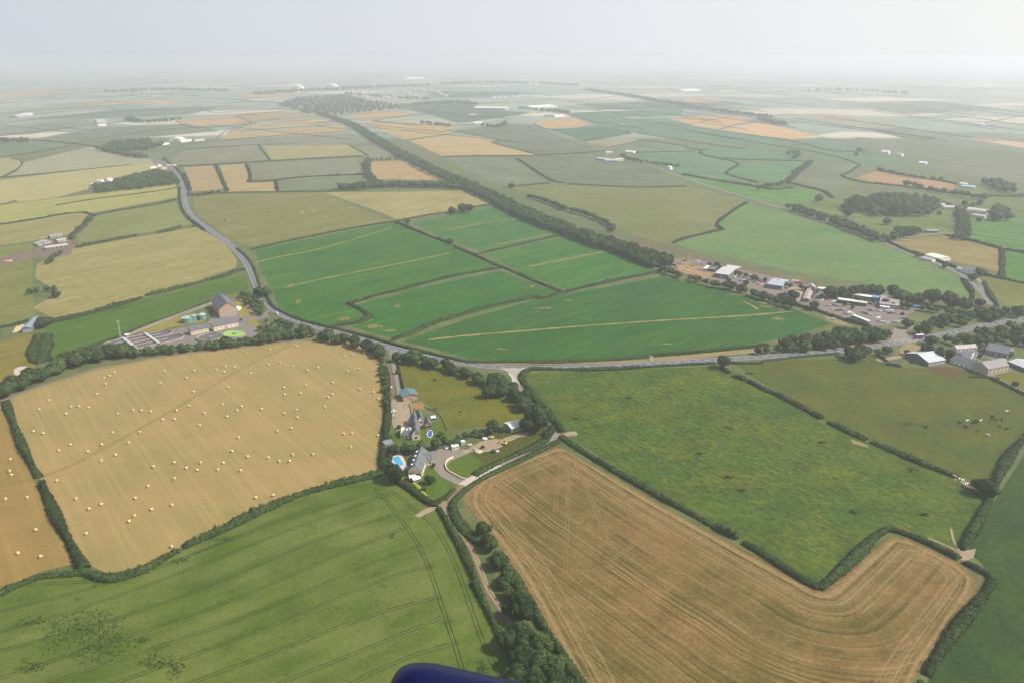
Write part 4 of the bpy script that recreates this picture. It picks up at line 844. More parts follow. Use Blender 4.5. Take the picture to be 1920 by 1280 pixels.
([(1775,441),(1820,450),(1850,458),(1878,466)],4.2,2.2,'hedge along the top of the tan paddock','wild'),
([(1879,468),(1880,490),(1878,518)],5,2.2,'upright hedge right of the tan paddock','wild'),
([(1882,467),(1930,475),(2000,488)],4,2,'hedge leaving the frame right of the tan paddock','wild'),
([(1845,515),(1890,524),(1930,532),(2010,545)],4,2,'hedge below the two right hand green fields','wild'),
([(1804,522),(1815,535),(1824,550),(1822,560)],4.6,1.8,'curved hedge round the tip of the large pale crop','wild'),
([(1846,530),(1856,552),(1870,572)],4,2,'hedge down the right side of the lane to the bridge','wild'),
([(1800,585),(1850,592),(1868,592)],5,2.6,'thick hedge on the railway bank by the bridge','wild'),
([(1480,566),(1500,574),(1520,578)],3.4,2.2,'dark hedge below the sandy pad','wild'),
([(1530,580),(1560,592),(1600,604),(1630,612)],3.6,2,'hedge between car park and roadside wood','wild'),
([(1818,706),(1850,706),(1858,708)],2,1.2,'low hedge at the foot of the white farm cottages','clipped'),
([(1812,690),(1800,684)],2,1.2,'x2','clipped'),
([(1856,707),(1880,718),(1905,731),(1940,746),(2000,770)],3.2,1.6,'dark hedge running right from the stone farmhouse','clipped'),
([(1646,664),(1655,671),(1662,677)],3.5,1.2,'rough brambly bank left of the black trailer','wild'),
([(808,942),(822,938),(836,930)],2.6,1.4,'low hedge at the bottom of the cream house garden','clipped'),
([(890,889),(930,868),(965,852),(1005,835),(1022,824)],4.5,1.3,'weedy bank between the lane and the builders yard','wild'),
([(1022,822),(1034,806),(1036,798)],3.6,2,'scrub on the corner of the lane bend','wild'),
([(732,836),(732,850),(728,870),(730,888)],2.6,1.8,'hedge on the left of the swimming pool terrace','wild'),
([(745,680),(752,710),(757,735)],1.6,1.2,'thin hedge on the right of the lane to the brick barn','clipped'),
]
for h in HG_:
    if h[3] not in('x','x2'): hedge(*h[:4],h[4])
o=hedge([(776,905),(783,912),(790,920),(797,928)],1.6,1.3,'bright yellow flowering bush row behind the cream house garden','wild','flower hedge',mat=leaf_mat('yellow_flowers',(.30,.34,.02),(.42,.42,.03),(.12,.16,.03)))
o.name='flowering_hedge'
# far-off hedgerows too many and faint to tell apart
def far_hedges():
    V=[];Fc=[]; r=random.Random(11)
    def strip(pts,w,h):
        pts=resample(pts,18)
        for i,p in enumerate(pts):
            t=(pts[min(i+1,len(pts)-1)]-pts[max(i-1,0)]).normalized(); n=Vector((-t.y,t.x,0)); o=len(V)
            for a,b in ((-.5,0),(-.35,1),(.35,1),(.5,0)):
                V.append(tuple(p+n*a*w*r.uniform(.7,1.3)+Vector((0,0,b*h*r.uniform(.5,1.5)))))
            if i:
                for k in range(3): Fc.append((o-4+k,o-3+k,o+1+k,o+k))
    for k in range(210):
        y=132+ (r.random()**.8)*105; x=r.uniform(-200,2120)
        if 860<x<1060 and y>182: continue
        tilt=(-.07 if x<900 else .13)*(1 if r.random()<.75 else -1.2)
        L=r.uniform(50,260)*(y-95)/110
        pts=[g(x+L*s,max(124,y+tilt*L*s*(y-100)/110+r.uniform(-.5,.5))) for s in (0,.3,.6,1)]
        strip(pts,2.6+ (240-y)*.02,1.3+(240-y)*.014)
    tag(link('distant_hedgerows',npmesh('distant_hedgerows',V,Fc),M_HEDGE),'faint web of hedgerows across the hazy distant plain','hedgerows',kind='stuff')
far_hedges()
# ---------------- buildings ----------------
class MB:
    def __init__(s): s.V=[];s.F=[]
    def box(s,o,a,b,c):
        """corner o, edge vectors a,b,c"""
        k=len(s.V); o=Vector(o)
        for q in (o,o+a,o+a+b,o+b,o+c,o+a+c,o+a+b+c,o+b+c): s.V.append(q)
        s.F+=[tuple(k+i for i in f) for f in ((3,2,1,0),(4,5,6,7),(0,1,5,4),(1,2,6,5),(2,3,7,6),(3,0,4,7))]
        return s
    def poly(s,pts): k=len(s.V); s.V+= [Vector(p) for p in pts]; s.F.append(tuple(range(k,k+len(pts)))); return s
    def prism(s,tri,vec):
        k=len(s.V); n=len(tri); s.V+=[Vector(p) for p in tri]+[Vector(p)+vec for p in tri]
        s.F+=[tuple(range(k+n-1,k-1,-1)),tuple(range(k+n,k+2*n))]+[(k+i,k+(i+1)%n,k+n+(i+1)%n,k+n+i) for i in range(n)]; return s
    def cyl(s,c,r,h,n=20,r2=None,z0=0):
        k=len(s.V); r2=r if r2 is None else r2; c=Vector(c)
        for z,q in ((z0,r),(z0+h,r2)):
            for i in range(n): a=i*2*math.pi/n; s.V.append(c+Vector((q*math.cos(a),q*math.sin(a),z)))
        s.F+=[(k+i,k+(i+1)%n,k+n+(i+1)%n,k+n+i) for i in range(n)]+[tuple(range(k+n-1,k-1,-1)),tuple(range(k+n,k+2*n))]; return s
    def tube(s,a,b,r,n=6):
        a=Vector(a);b=Vector(b);t=(b-a).normalized();u=t.orthogonal().normalized();v=t.cross(u);k=len(s.V)
        for p in (a,b):
            for i in range(n): q=i*2*math.pi/n; s.V.append(p+u*math.cos(q)*r+v*math.sin(q)*r)
        s.F+=[(k+i,k+(i+1)%n,k+n+(i+1)%n,k+n+i) for i in range(n)]+[tuple(range(k+n-1,k-1,-1)),tuple(range(k+n,k+2*n))]; return s
    def build(s,name,mat,parent=None,origin=Vector((0,0,0))):
        me=bpy.data.meshes.new(name); me.from_pydata([tuple(v-origin) for v in s.V],[],s.F)
        bm=bmesh.new(); bm.from_mesh(me); bmesh.ops.recalc_face_normals(bm,faces=bm.faces); bm.to_mesh(me); bm.free()
        o=link(name,me,mat); o.parent=parent; return o
MC={}
def cm(rgb,name='paint',rough=.8,var=.1,sc=.5,spec=.2):
    k=(rgb,name)
    if k not in MC: MC[k]=flat_mat(name,rgb,rough,var,sc,spec)
    return MC[k]
GLASS=flat_mat('window_glass',(.03,.035,.04),.15,.1,1,.5)
SLATE=(.115,.12,.13); CREAM=(.62,.56,.42); WHITE=(.72,.71,.68); STONE=(.26,.235,.20); BRICK=(.36,.24,.18); STEEL=(.42,.43,.44); ASB=(.36,.35,.34)
def corr_mat(rgb,name='sheet_roof'):
    """ribbed sheet roofing"""
    k=(rgb,name)
    if k not in MC:
        m=Mat(name); m.b.inputs['Roughness'].default_value=.6; v=m.n('ShaderNodeTexCoord').outputs['Object']
        a=m.rng(m.noise(m.n('ShaderNodeVectorMath',{0:v,1:(1,1,.2)},operation='MULTIPLY').outputs[0],.35,4,.7),.3,.7,.82,1.12)
        MC[k]=m.out(m.n('ShaderNodeVectorMath',{0:rgb,'Scale':a},operation='SCALE').outputs[0])
    return MC[k]
BASEZ=.1
def bld(name,label,A,B,D,eave,ridge,rdir='u',wall=CREAM,roof=SLATE,cat='house',group=None,C=None,win=(),chim=0,doors=(),lights=0,flat=False,over=.35,open_front=False,dormers=0,hip=0):
    a=g(*A);b=g(*B); a.z=b.z=BASEZ; u=(b-a); L=u.length; u.normalize(); v=Vector((-u.y,u.x,0))
    if v.y<0 and abs(v.y)>.2: v=-v
    if C is not None:
        w=g(*C)-g(*A); w.z=0
        if w.length>L: v=w.normalized(); u2=Vector((v.y,-v.x,0)); u=u2 if u2.dot(b-a)>0 else -u2; L=max(2,abs((b-a).dot(u))); D=w.length
        else: v=v if v.dot(w)>0 else -v; D=max(2,abs(w.dot(v)))
    Z=Vector((0,0,1)); o=a
    root=tag(link(name,None,None,None,o),label,cat,group); O=o
    wm=cm(wall,'wall',.85,.12,.4); rm=corr_mat(roof,'roofing')
    m=MB()
    if flat:
        m.box(o,u*L,v*D,Z*eave).build('wall',wm,root,O)
        MB().box(o-u*over-v*over+Z*(eave+.002),u*(L+2*over),v*(D+2*over),Z*.25).build('roof',rm,root,O)
    else:
        if rdir=='u': tri=[o,o+v*D,o+v*D+Z*eave,o+v*D/2+Z*ridge,o+Z*eave]; m.prism(tri,u*L)
        else: tri=[o,o+u*L,o+u*L+Z*eave,o+u*L/2+Z*ridge,o+Z*eave]; m.prism(tri,v*D)
        m.build('wall',wm,root,O)
        r=MB(); th=.18
        if rdir=='u': a0,a1,ln,ld=v,u,L,D
        else: a0,a1,ln,ld=u,v,D,L
        sl=(ridge-eave)/(ld/2); n0=Z*th
        for sgn in (0,1):
            e=o+(a0*ld if sgn else Vector((0,0,0))); d=(-a0 if sgn else a0)
            p0=e-d*over+Z*(eave-sl*over+.03)-a1*(over+hip*0); p1=o+a0*ld/2+Z*(ridge+.03)-a1*over
            k=a1*(ln+2*over); q=[p0,p0+k,p1+k,p1]
            if hip: q[2]=p1+k-a1*hip; q[3]=p1+a1*hip
            idx=len(r.V); r.V+=[Vector(x) for x in q]+[Vector(x)+n0 for x in q]; r.F+=[(idx,idx+1,idx+2,idx+3),(idx+4,idx+5,idx+6,idx+7)]+[(idx+i,idx+(i+1)%4,idx+4+(i+1)%4,idx+4+i) for i in range(4)]
        rf=r.build('roof',rm,root,O)
        for c in range(chim):
            t=(.06,.94,.5)[c]*ln; p=o+a0*ld/2+a1*t+Z*(ridge-.5); MB().box(p-u*.45-v*.3,u*.9,v*.6,Z*1.7).build('chimney',cm(BRICK,'chimney_brick'),rf,O).location=(0,0,0)
        for i in range(dormers):
            t=(i+.7)/(dormers+.4)*ln; 
            for sd in ((0,) ):
                p=o+a0*ld*.17+a1*t+Z*(eave+sl*ld*.17)
                dm=MB().prism([p-a1*.8,p+a1*.8,p+a1*.8+Z*.9,p+Z*1.5,p-a1*.8+Z*.9],a0*1.8).build('dormer',cm(WHITE,'dormer_wall'),rf,O)
                MB().box(p-a1*.5+Z*.1-a0*.05,a1*1.0,a0*.04,Z*.8).build('window',GLASS,dm,O)
        for i in range(lights):
            t=(i+.5)/lights*ln; p=o+a0*ld*.3+a1*(t-.5)+Z*(eave+sl*ld*.3+.24); MB().box(p,a1*1.1,a0*1.3+Z*sl*1.3,Z*.06).build('rooflight',cm((.75,.76,.74),'rooflight',.3),rf,O)
    # windows/doors: (side,count,z,w,h) side f front, r right, l left
    for kind,lst in (('window',win),('door',doors)):
        for (sd,n,z,w,h) in lst:
            if sd=='f': p0,d,nn,ln=o,u,-v,L
            elif sd=='r': p0,d,nn,ln=o+u*L,v,u,D
            else: p0,d,nn,ln=o,v,-u,D
            for i in range(n):
                c=(i+.5)/n*ln; MB().box(p0+d*(c-w/2)+Z*z+nn*.03,d*w,nn*.05,Z*h).build(kind,GLASS if kind=='window' else cm((.30,.33,.35),'door_paint'),root,O)
    return root
# treatment works
r=bld('works_building','tall brick hall with steep slate roof at the treatment works',(412.5,597),(446,593.5),0,9,15,'v',(.42,.29,.20),SLATE,'works building',C=(399,578),win=[('l',4,4,1.2,1.6)],doors=[('f',2,.1,5,5)])
bld('pump_house','low cream building with slate roof, left one beside the settling tanks',(359,629),(392,622),9,4.2,6.6,'u',(.55,.47,.34),SLATE,'works building',win=[('f',4,2,.8,1)],doors=[('l',1,.1,1.2,2.2)])
bld('pump_house','longer cream building with slate roof in front of the tall brick hall',(401.5,621.5),(447,612),10,4.4,7,'u',(.60,.52,.38),SLATE,'works building',win=[('f',5,2,.8,1)],doors=[('f',1,.1,3,3)])
def tank(px,py,r,h,label,cone=0):
    p=g(px,py)+Vector((0,0,BASEZ)); root=tag(link('storage_tank',None,None,None,p),label,'tank','green tanks at the works'); m=cm((.13,.24,.20),'tank_paint',.5)
    MB().cyl(p,r,h,28).build('tank_wall',m,root,p); MB().cyl(p,r+.12,.25,28,z0=h).build('tank_rim',cm((.20,.30,.26),'tank_rim'),root,p)
    MB().cyl(p,r*.98,cone+.3,28,r2=.3,z0=h+.252).build('tank_roof',cm((.28,.38,.33),'tank_top'),root,p)
    l=MB(); 
    for s in (-.25,.25): l.tube(p+Vector((s,-r-.25,0)),p+Vector((s,-r-.25,h+.8)),.05)
    for k in range(int(h*2)): l.tube(p+Vector((-.25,-r-.25,k*.5+.3)),p+Vector((.25,-r-.25,k*.5+.3)),.03)
    l.build('ladder',cm(STEEL,'steel'),root,p)
tank(352,604,5.6,4.8,'widest green storage tank with a flat lid at the works'); tank(364,603,2.6,6.2,'narrow tall green tank between two wider ones',.5); tank(379.5,599,3.9,5,'domed green tank nearest the tall brick hall',1.5); tank(371,599,2.4,4,'small green tank half hidden behind the others')
def settling(px,py,r,label,water,algae=False):
    p=g(px,py)+Vector((0,0,BASEZ)); root=tag(link('settling_tank',None,None,None,p),label,'settling tank'); n=40; m=MB()
    for i in range(n):
        a,b=i*2*math.pi/n,(i+1)*2*math.pi/n; P=lambda q,R_: p+Vector((R_*math.cos(q),R_*math.sin(q),0)); Z=Vector((0,0,1))
        m.prism([P(a,r),P(b,r),P(b,r+.45),P(a,r+.45)],Z*1.6)
    m.build('rim',cm((.30,.28,.25),'concrete_rim'),root,p)
    MB().cyl(p,r-.01,.6,40).build('water',cm(water,'tank_water',.25 if not algae else .8,.12,.3,.4),root,p)
    MB().cyl(p,1.7,1.1,20,z0=.62).build('hub',cm((.16,.17,.19),'hub_metal'),root,p)
    MB().box(p+Vector((-.5,0,1.75)),Vector((1,0,0)),Vector((r*.8,r*.62,0)),Vector((0,0,.18))).build('walkway',cm((.34,.34,.34),'walkway'),root,p)
settling(440,627.5,10.2,'round settling tank covered with bright green algae',(.22,.40,.07),True); settling(393,634,11,'round settling tank with dark water, partly behind the tree screen',(.10,.09,.08))
def ditch():
    p=g(266,641)+Vector((0,0,BASEZ)); d=(g(318,630)-g(216,652)); u=d.normalized(); u.z=0; v=Vector((-u.y,u.x,0)); root=tag(link('oxidation_ditch',None,None,None,p),'long oval channels of brown water crossed by two grey walkways','oxidation ditch')
    Z=Vector((0,0,1)); L=26; 
    def stad(r,l,w,h,off):
        out=[];n=16
        c=p+v*off
        for i in range(n+1): a=-math.pi/2+math.pi*i/n; out.append(c+u*(l+r*math.cos(a))+v*r*math.sin(a))
        for i in range(n+1): a=math.pi/2+math.pi*i/n; out.append(c-u*l+u*r*math.cos(a)+v*r*math.sin(a))
        return out
    w=MB(); wa=MB()
    for off in (-9,9.4):
        S=stad(9,L-(4 if off>0 else 0),0,0,off); S2=stad(8.6,L-(4 if off>0 else 0),0,0,off); n=len(S)
        for i in range(n): w.prism([S[i],S[(i+1)%n],S2[(i+1)%n],S2[i]],Z*1.5)
        w.box(p+v*(off-.2)-u*(L-5),u*(2*L-10),v*.4,Z*1.5)
        wa.prism(stad(8.58,L-(4 if off>0 else 0),0,0,off),Z*.7)
    w.build('channel_wall',cm((.30,.27,.24),'ditch_concrete'),root,p); wa.build('water',cm((.085,.062,.05),'brown_water',.3,.35,.12,.4),root,p)
    for t in (-12,8): MB().box(p+u*t-v*19+Z*1.52,u*2.6,v*38,Z*.5).build('walkway',cm((.40,.41,.42),'grating'),root,p)
ditch()
def mast(px,py,h,label,cat='mast'):
    p=g(px,py)+Vector((0,0,BASEZ)); root=tag(link('lattice_mast',None,None,None,p),label,cat); m=MB(); w=.9
    for k in range(3):
        a=k*2.094; q=Vector((math.cos(a),math.sin(a),0)); q2=Vector((math.cos(a+2.094),math.sin(a+2.094),0))
        m.tube(p+q*w,p+q*.25+Vector((0,0,h)),.10)
        for j in range(int(h/2)): t=j*2/h; m.tube(p+q*(w*(1-t)+.25*t)+Vector((0,0,j*2)),p+q2*(w*(1-t)+.25*t)+Vector((0,0,j*2+2)),.05)
    m.build('lattice',cm((.40,.42,.42),'galvanised'),root,p)
    a=MB(); 
    for k in range(4): a.box(p+Vector((-1.4+k*.8,-.1,h-2.2)),Vector((.25,0,0)),Vector((0,.2,0)),Vector((0,0,1.8)))
    a.tube(p+Vector((-1.6,0,h-1.2)),p+Vector((1.6,0,h-1.2)),.05).tube(p+Vector((0,0,h)),p+Vector((0,0,h+2.5)),.05); a.build('antenna',cm((.5,.5,.5),'antenna'),root,p)
mast(227,637,19,'slender grey lattice mast at the left end of the treatment works'); mast(1781,560,22,'thin lattice mast beside the railway at the field tip')
bld('kiosk','small white roofed kiosk beside the lattice mast',(236,633),(243,631.5),3,2.4,2.6,wall=(.35,.25,.2),roof=(.72,.7,.66),cat='kiosk',flat=True,over=.4,doors=[('f',1,.1,1,2)])
bld('site_cabin','white cabin behind the tall brick hall',(446,583),(453,580),5,2.6,3,wall=WHITE,roof=(.75,.74,.7),cat='cabin',flat=True,win=[('f',2,1,.9,.9)])
# cream house and neighbours
r=bld('cream_house','long cream house with grey slate roof and four dormers beside the turquoise pool',(765.5,893),(793,889.5),0,4.3,8.2,'v',CREAM,(.125,.13,.145),'house',C=(779,857),win=[('f',2,.5,2.0,1.9),('r',5,1.2,1.2,1.2)],doors=[('f',1,.1,2.2,2.2)],chim=1,dormers=4,lights=1)
gb=MB(); a_=g(765.5,893)+Vector((0,0,BASEZ)); b_=g(793,889.5)+Vector((0,0,BASEZ)); uu=(b_-a_).normalized(); vv_=Vector((-uu.y,uu.x,0)); c_=(a_+b_)/2
gb.box(c_-uu*1.7-vv_*.12+Vector((0,0,3.4)),uu*3.4,vv_*.05,Vector((0,0,2.6))).build('gable_window',GLASS,r,a_)
bl=MB().box(c_-uu*2.3-vv_*1.6+Vector((0,0,2.9)),uu*4.6,vv_*1.45,Vector((0,0,.15)))
for k in range(9): bl.box(c_-uu*2.3+uu*(k*.56)-vv_*1.6+Vector((0,0,3.06)),uu*.06,vv_*.06,Vector((0,0,.95)))
bl.box(c_-uu*2.3-vv_*1.62+Vector((0,0,4.02)),uu*4.6,vv_*.1,Vector((0,0,.08))).build('balcony',cm((.16,.15,.14),'dark_timber'),r,a_)
bld('house_wing','short gabled wing of the cream house facing the driveway',(796,872.5),(810,871),9,3.6,6.6,'u',CREAM,(.12,.125,.14),'house wing',win=[('f',2,1,1.2,1.3),('r',2,1,1.2,1.3)])
def pool(name,label,px,deckpx,water,edge,rim=True):
    P=[g(*q)+Vector((0,0,.1)) for q in px]; c=sum(P,Vector())/len(P); root=tag(link(name,None,None,None,c),label,'swimming pool')
    if deckpx: MB().prism([g(*q)+Vector((0,0,.1)) for q in deckpx],Vector((0,0,.14))).build('terrace',cm(edge,'pool_tiles',.8,.12,1),root,c)
    E=[c+(q-c)*(1+.65/ (q-c).length) for q in P]
    m=MB(); n=len(P)
    for i in range(n): m.prism([P[i]+Vector((0,0,.142)),P[(i+1)%n]+Vector((0,0,.142)),E[(i+1)%n]+Vector((0,0,.142)),E[i]+Vector((0,0,.142))],Vector((0,0,.14)))
    m.build('coping',cm((.58,.58,.56),'coping'),root,c); MB().prism([q+Vector((0,0,.142)) for q in P],Vector((0,0,.06))).build('water',cm(water,'pool_water',.12,.06,.4,.5),root,c)
pool('swimming_pool','rectangular turquoise pool on a tiled terrace beside the cream house',[(734.5,858),(747,854.5),(757.5,871),(747,876)],[(725,857),(751,847),(766,876),(752,882)],(.05,.33,.55),(.52,.42,.32))
ov=[(806.3+4.4*math.cos(t)*(1 if abs(math.cos(t))<.8 else .95)+.5*math.sin(t)*-1,813.4+6.6*math.sin(t)) for t in [i*math.pi/8 for i in range(16)]]
pool('swimming_pool','oval deep blue pool beside the slate roofed house complex',ov,None,(.04,.08,.42),(.4,.35,.3))
bld('slate_house','main range of the slate roofed house with cream gable beside the oval pool',(773,825),(788,824),0,4.6,8.4,'v',CREAM,SLATE,'house',C=(770,791),win=[('f',1,4.6,1,1.2),('f',1,1,1.6,1.4),('r',3,2,1.1,1.1)],lights=3)
bld('house_wing','back wing of the slate roofed house with a broad cream gable',(783,799.5),(796,798),12,4.4,8,'v',CREAM,SLATE,'house wing',win=[('f',1,2.6,2,1.3)])
bld('sun_room','small gabled stone porch wing nearest the oval blue pool',(797,804),(809,803),8,3,6,'v',(.40,.28,.22),SLATE,'house wing',win=[('f',3,.8,1.1,1.6)])
bld('house_wing','low hipped slate wing on the left of the house complex',(751,822),(773,822),13,2.9,5.4,'u',CREAM,SLATE,'house wing',hip=3.4,lights=3,win=[('f',3,.8,1.2,1.2)])
bld('slate_hut','small slate roofed outbuilding by the straw field hedge',(722.5,840),(737,836),7,2.3,3.8,'u',(.3,.27,.24),(.17,.18,.20),'outbuilding',doors=[('f',1,.1,2,1.9)])
bld('glazed_shelter','small glass lean-to right of the back wing',(809,789),(817,788),4,2.2,3,'u',(.5,.52,.5),(.55,.6,.6),'shelter',win=[('f',4,.5,.9,1.4)])
bld('garden_canopy','pale pink roofed garden shelter in front of the cream house gable',(768.5,902),(780,900.5),4,2.2,2.9,'u',(.3,.2,.16),(.62,.52,.46),'garden shelter'); bld('garden_canopy','white roofed garden shelter nearest the lawn of the cream house',(776,906),(789,902.5),4,2.3,2.7,'u',(.25,.2,.16),(.74,.70,.64),'garden shelter')
bld('brick_barn','brick stable with dark teal sheet roof above the gravel yard',(756,753),(783.5,749),12,4.4,5.8,'v',(.42,.27,.18),(.10,.17,.175),'barn',over=.6,win=[('f',1,1.2,2.6,1.2)],doors=[('f',1,.1,3,2.4)])
bld('green_shed','pale green metal shed beside the big oak at the end of the track',(959,812),(984.5,805.5),11,3.4,4.6,'u',(.20,.24,.19),(.50,.53,.42),'shed',over=.25,doors=[('l',1,.1,3,2.8)])
def wallrun(name,label,px,h,w,mat,cat='wall',cap=None):
    pts=smooth([g(*p)+Vector((0,0,BASEZ)) for p in px],2); m=MB(); o=pts[0]; V=[]
    me=MB()
    for i,p in enumerate(pts):
        t=(pts[min(i+1,len(pts)-1)]-pts[max(i-1,0)]).normalized(); n=Vector((-t.y,t.x,0))*w/2
        k=len(me.V); me.V+=[p+n,p-n,p-n+Vector((0,0,h)),p+n+Vector((0,0,h))]
        if i: me.F+=[(k-4,k-3,k+1,k),(k-3,k-2,k+2,k+1),(k-2,k-1,k+3,k+2),(k-1,k-4,k,k+3)]
    me.F+=[(0,1,2,3),(k,k+3,k+2,k+1)]
    ob=me.build(name,mat,None,o); ob.location=o; return tag(ob,label,cat)
wallrun('garden_wall','curved cream wall round the oval lawn by the driveway',[(850,857.5),(842,861),(836,866),(834.5,873),(838,881),(846,887),(856,892),(864,897),(874,899)],1.1,.5,cm((.62,.53,.38),'rendered_wall'))
wallrun('timber_fence','wooden fence across the paddock behind the slate roofed house',[(768,757),(771,770),(773,786),(778,764),(800,762),(812,770),(820,775)][:3],.9,.12,cm((.25,.19,.13),'fence_timber'),'fence')
wallrun('timber_fence','pale fence running from the paddock corner down to the garden trees',[(795,762),(812,770),(826,777),(832,790),(838,806)],.8,.12,cm((.36,.27,.2),'fence_timber2'),'fence')
wallrun('security_fence','long dark mesh fence above the treatment works',[(206,644),(235,632),(265,618),(310,601),(350,586),(385,573),(402,567)],1.8,.06,cm((.2,.19,.17),'mesh_fence'),'fence')
wallrun('garden_wall','pale garden wall running right from the stone farmhouse',[(1860,706),(1880,716),(1905,729),(1930,741)],1.2,.5,cm((.42,.38,.32),'stone_wall'))
# farms and other buildings
S=bld
S('hay_barn','open hay barn with striped teal roof at the edge of the left pasture',(43,624.5),(59,622.5),0,4.6,5.6,'v',(.16,.17,.17),(.20,.25,.26),'barn',C=(63,604),doors=[('f',2,.1,3.6,3.4)],lights=2)
S('derelict_shed','long pale roofed shed at the front of the derelict farm',(86,470),(128,464),7,3.6,4.8,'u',(.24,.22,.2),(.42,.42,.39),'barn',win=[('f',5,.4,3,1.8)])
S('derelict_shed','grey shed at the left end of the derelict farm',(71,462),(82,460),10,3.2,4.4,'v',(.26,.24,.22),(.36,.34,.33),'barn',doors=[('f',1,.1,4,2.6)])
S('derelict_shed','grey shed in the middle of the derelict farm',(83,459),(97,456),12,3.4,4.6,'v',(.26,.24,.22),(.33,.32,.32),'barn',doors=[('f',2,.1,3,2.6)])
S('derelict_shed','dark open fronted shed at the back of the derelict farm',(94,448),(118,444),6,3.4,4.2,'u',(.10,.09,.09),(.34,.34,.35),'barn',doors=[('f',4,.1,3.4,2.4)])
S('derelict_shed','pale square shed on the right of the derelict farm',(109,456),(126,453),9,3.4,4.6,'u',(.28,.25,.22),(.38,.37,.35),'barn',doors=[('f',2,.1,3,2.4)])
S('grey_barn','large grey barn with one bright roof slope above the cattle pasture',(1697,669),(1740,687),0,3.6,7.4,'v',(.13,.13,.135),(.46,.48,.50),'barn',C=(1723,662),doors=[('r',5,.1,3.4,2.4)])
S('white_cottages','long white farm cottages with dark slate roof beside the pasture',(1782,680),(1824,693),0,3.6,6.4,'u',WHITE,SLATE,'house',C=(1790,672),win=[('f',5,1,1,1.1)],chim=2)
S('white_outhouse','short white outhouse with blue grey roof behind the white cottages',(1801,671),(1819,676),0,3,5.4,'u',WHITE,(.14,.16,.19),'outhouse',C=(1807,662),doors=[('r',1,.1,1.4,2)])
S('stone_range','pale stone roofed range with white walls at the top of the farm court',(1793,660),(1832,657),7,3,5,'u',(.60,.58,.54),(.40,.36,.33),'farm building',win=[('f',5,.8,1.1,1.1)])
S('slate_barn','big slate roofed stone barn under the trees at the stone farm',(1846,664),(1886,675),0,4.6,8,'u',STONE,(.13,.135,.15),'barn',C=(1858,652),win=[('f',4,1.4,.9,1.2)],doors=[('f',1,.1,2.4,3)])
S('stone_farmhouse','two storey stone farmhouse with chimneys at the pasture corner',(1851,704.5),(1889,697),0,6,9.4,'u',(.40,.35,.27),(.24,.22,.21),'farmhouse',C=(1828,692),win=[('f',5,1,1,1.4),('f',5,3.9,1,1.4)],chim=3,doors=[('f',1,.1,1.1,2.1)])
S('grey_shed','long dark walled shed with pale grey roof at the right edge',(1889,684),(1938,704),0,3.2,4.8,'u',(.11,.12,.12),(.42,.43,.44),'shed',C=(1897,671),win=[('f',6,1,1.6,1)])
S('farm_lean_to','small grey lean-to between the farmhouse and the long grey shed',(1873,684),(1887,684),8,3,4.4,'u',STONE,(.30,.30,.30),'outbuilding')
S('field_shed','dark shed beside the track below the far pasture',(1737,436),(1759,437),8,2.6,3.8,'u',(.10,.11,.11),(.26,.31,.32),'shed')
S('white_shed','pale yellow roofed white shed beside the far lane',(1734,482.5),(1762,490.5),0,3.4,4.8,'u',WHITE,(.66,.66,.50),'shed',C=(1741,477),doors=[('f',2,.1,3,2.6)])
S('bungalow','white roadside bungalow in front of the pale yellow roofed shed',(1727,487),(1747,492),7,2.6,4.4,'u',WHITE,(.45,.43,.42),'bungalow',win=[('f',3,.9,1,1)])
S('white_house','white roadside house with grey roof and two chimneys by the lane bend',(1805,511),(1826,517),10,5.4,8,'u',(.78,.77,.75),(.24,.21,.21),'house',win=[('f',3,1,1,1.3),('f',3,3.4,1,1.3)],chim=2)
S('house_wing','low white outbuilding left of the white roadside house',(1792,506),(1804,511),6,2.6,4,'u',(.74,.73,.7),(.4,.38,.36),'outbuilding',win=[('f',2,.9,.9,.9)])
S('white_farmhouse','long white farmhouse in the far hamlet below dark trees',(1811,398),(1850,403),12,5,8,'u',(.74,.73,.68),(.55,.50,.42),'farmhouse',win=[('f',6,2,1.2,1.6)],chim=2)
S('hamlet_house','grey roofed house at the left of the far hamlet',(1753,389),(1772,389),9,4,7,'u',(.5,.48,.46),(.34,.36,.40),'house',win=[('f',3,1.4,1,1.2)]); S('hamlet_house','cream house with a pinkish roof in the far hamlet',(1768,393),(1790,394),9,4,7,'u',(.66,.62,.54),(.45,.40,.40),'house',win=[('f',3,1.4,1,1.2)])
S('hamlet_house','small pale house in front of the long white farmhouse',(1823,407),(1846,410),8,3.4,5,'u',(.55,.53,.5),(.44,.44,.46),'house'); S('garden_tent','tiny white garden building left of the far hamlet',(1726,395),(1732,395),5,3,5,'u',WHITE,WHITE,'outbuilding')
S('teal_yard_sheet','bright teal roofed store among far scrub on the right',(1801,352),(1826,354),24,2.5,3,'u',(.3,.45,.45),(.22,.42,.45),'store',flat=True)
S('white_store','white roofed shed beside the teal store in far scrub',(1799,347),(1812,348),12,3,4,'u',WHITE,WHITE,'shed',flat=True)
S('road_house','pink gabled house at the main road junction hamlet',(303,319),(314,318),10,5,8,'v',(.56,.42,.34),(.42,.32,.29),'house',win=[('f',2,1,1.2,1.3)]); S('road_house','pale gabled house left of the pink one at the junction',(296,314),(304,313),9,4.6,7.6,'v',(.62,.55,.48),(.36,.31,.3),'house'); S('road_house','long pale pink roofed house right of the junction hamlet gables',(312,314),(328,314),9,4,6,'u',(.56,.48,.42),(.48,.37,.35),'house')
S('hillside_house','white house at the left end of the dark hamlet wood',(203,342),(213,340.5),11,5,8.4,'u',(.8,.79,.77),(.42,.38,.36),'house',win=[('f',2,1,1.2,1.2)],chim=1); S('hillside_house','smaller white gabled house at the end of the hamlet wood',(189,344),(196,342),10,4.4,7.4,'v',(.7,.69,.66),(.38,.36,.36),'house')
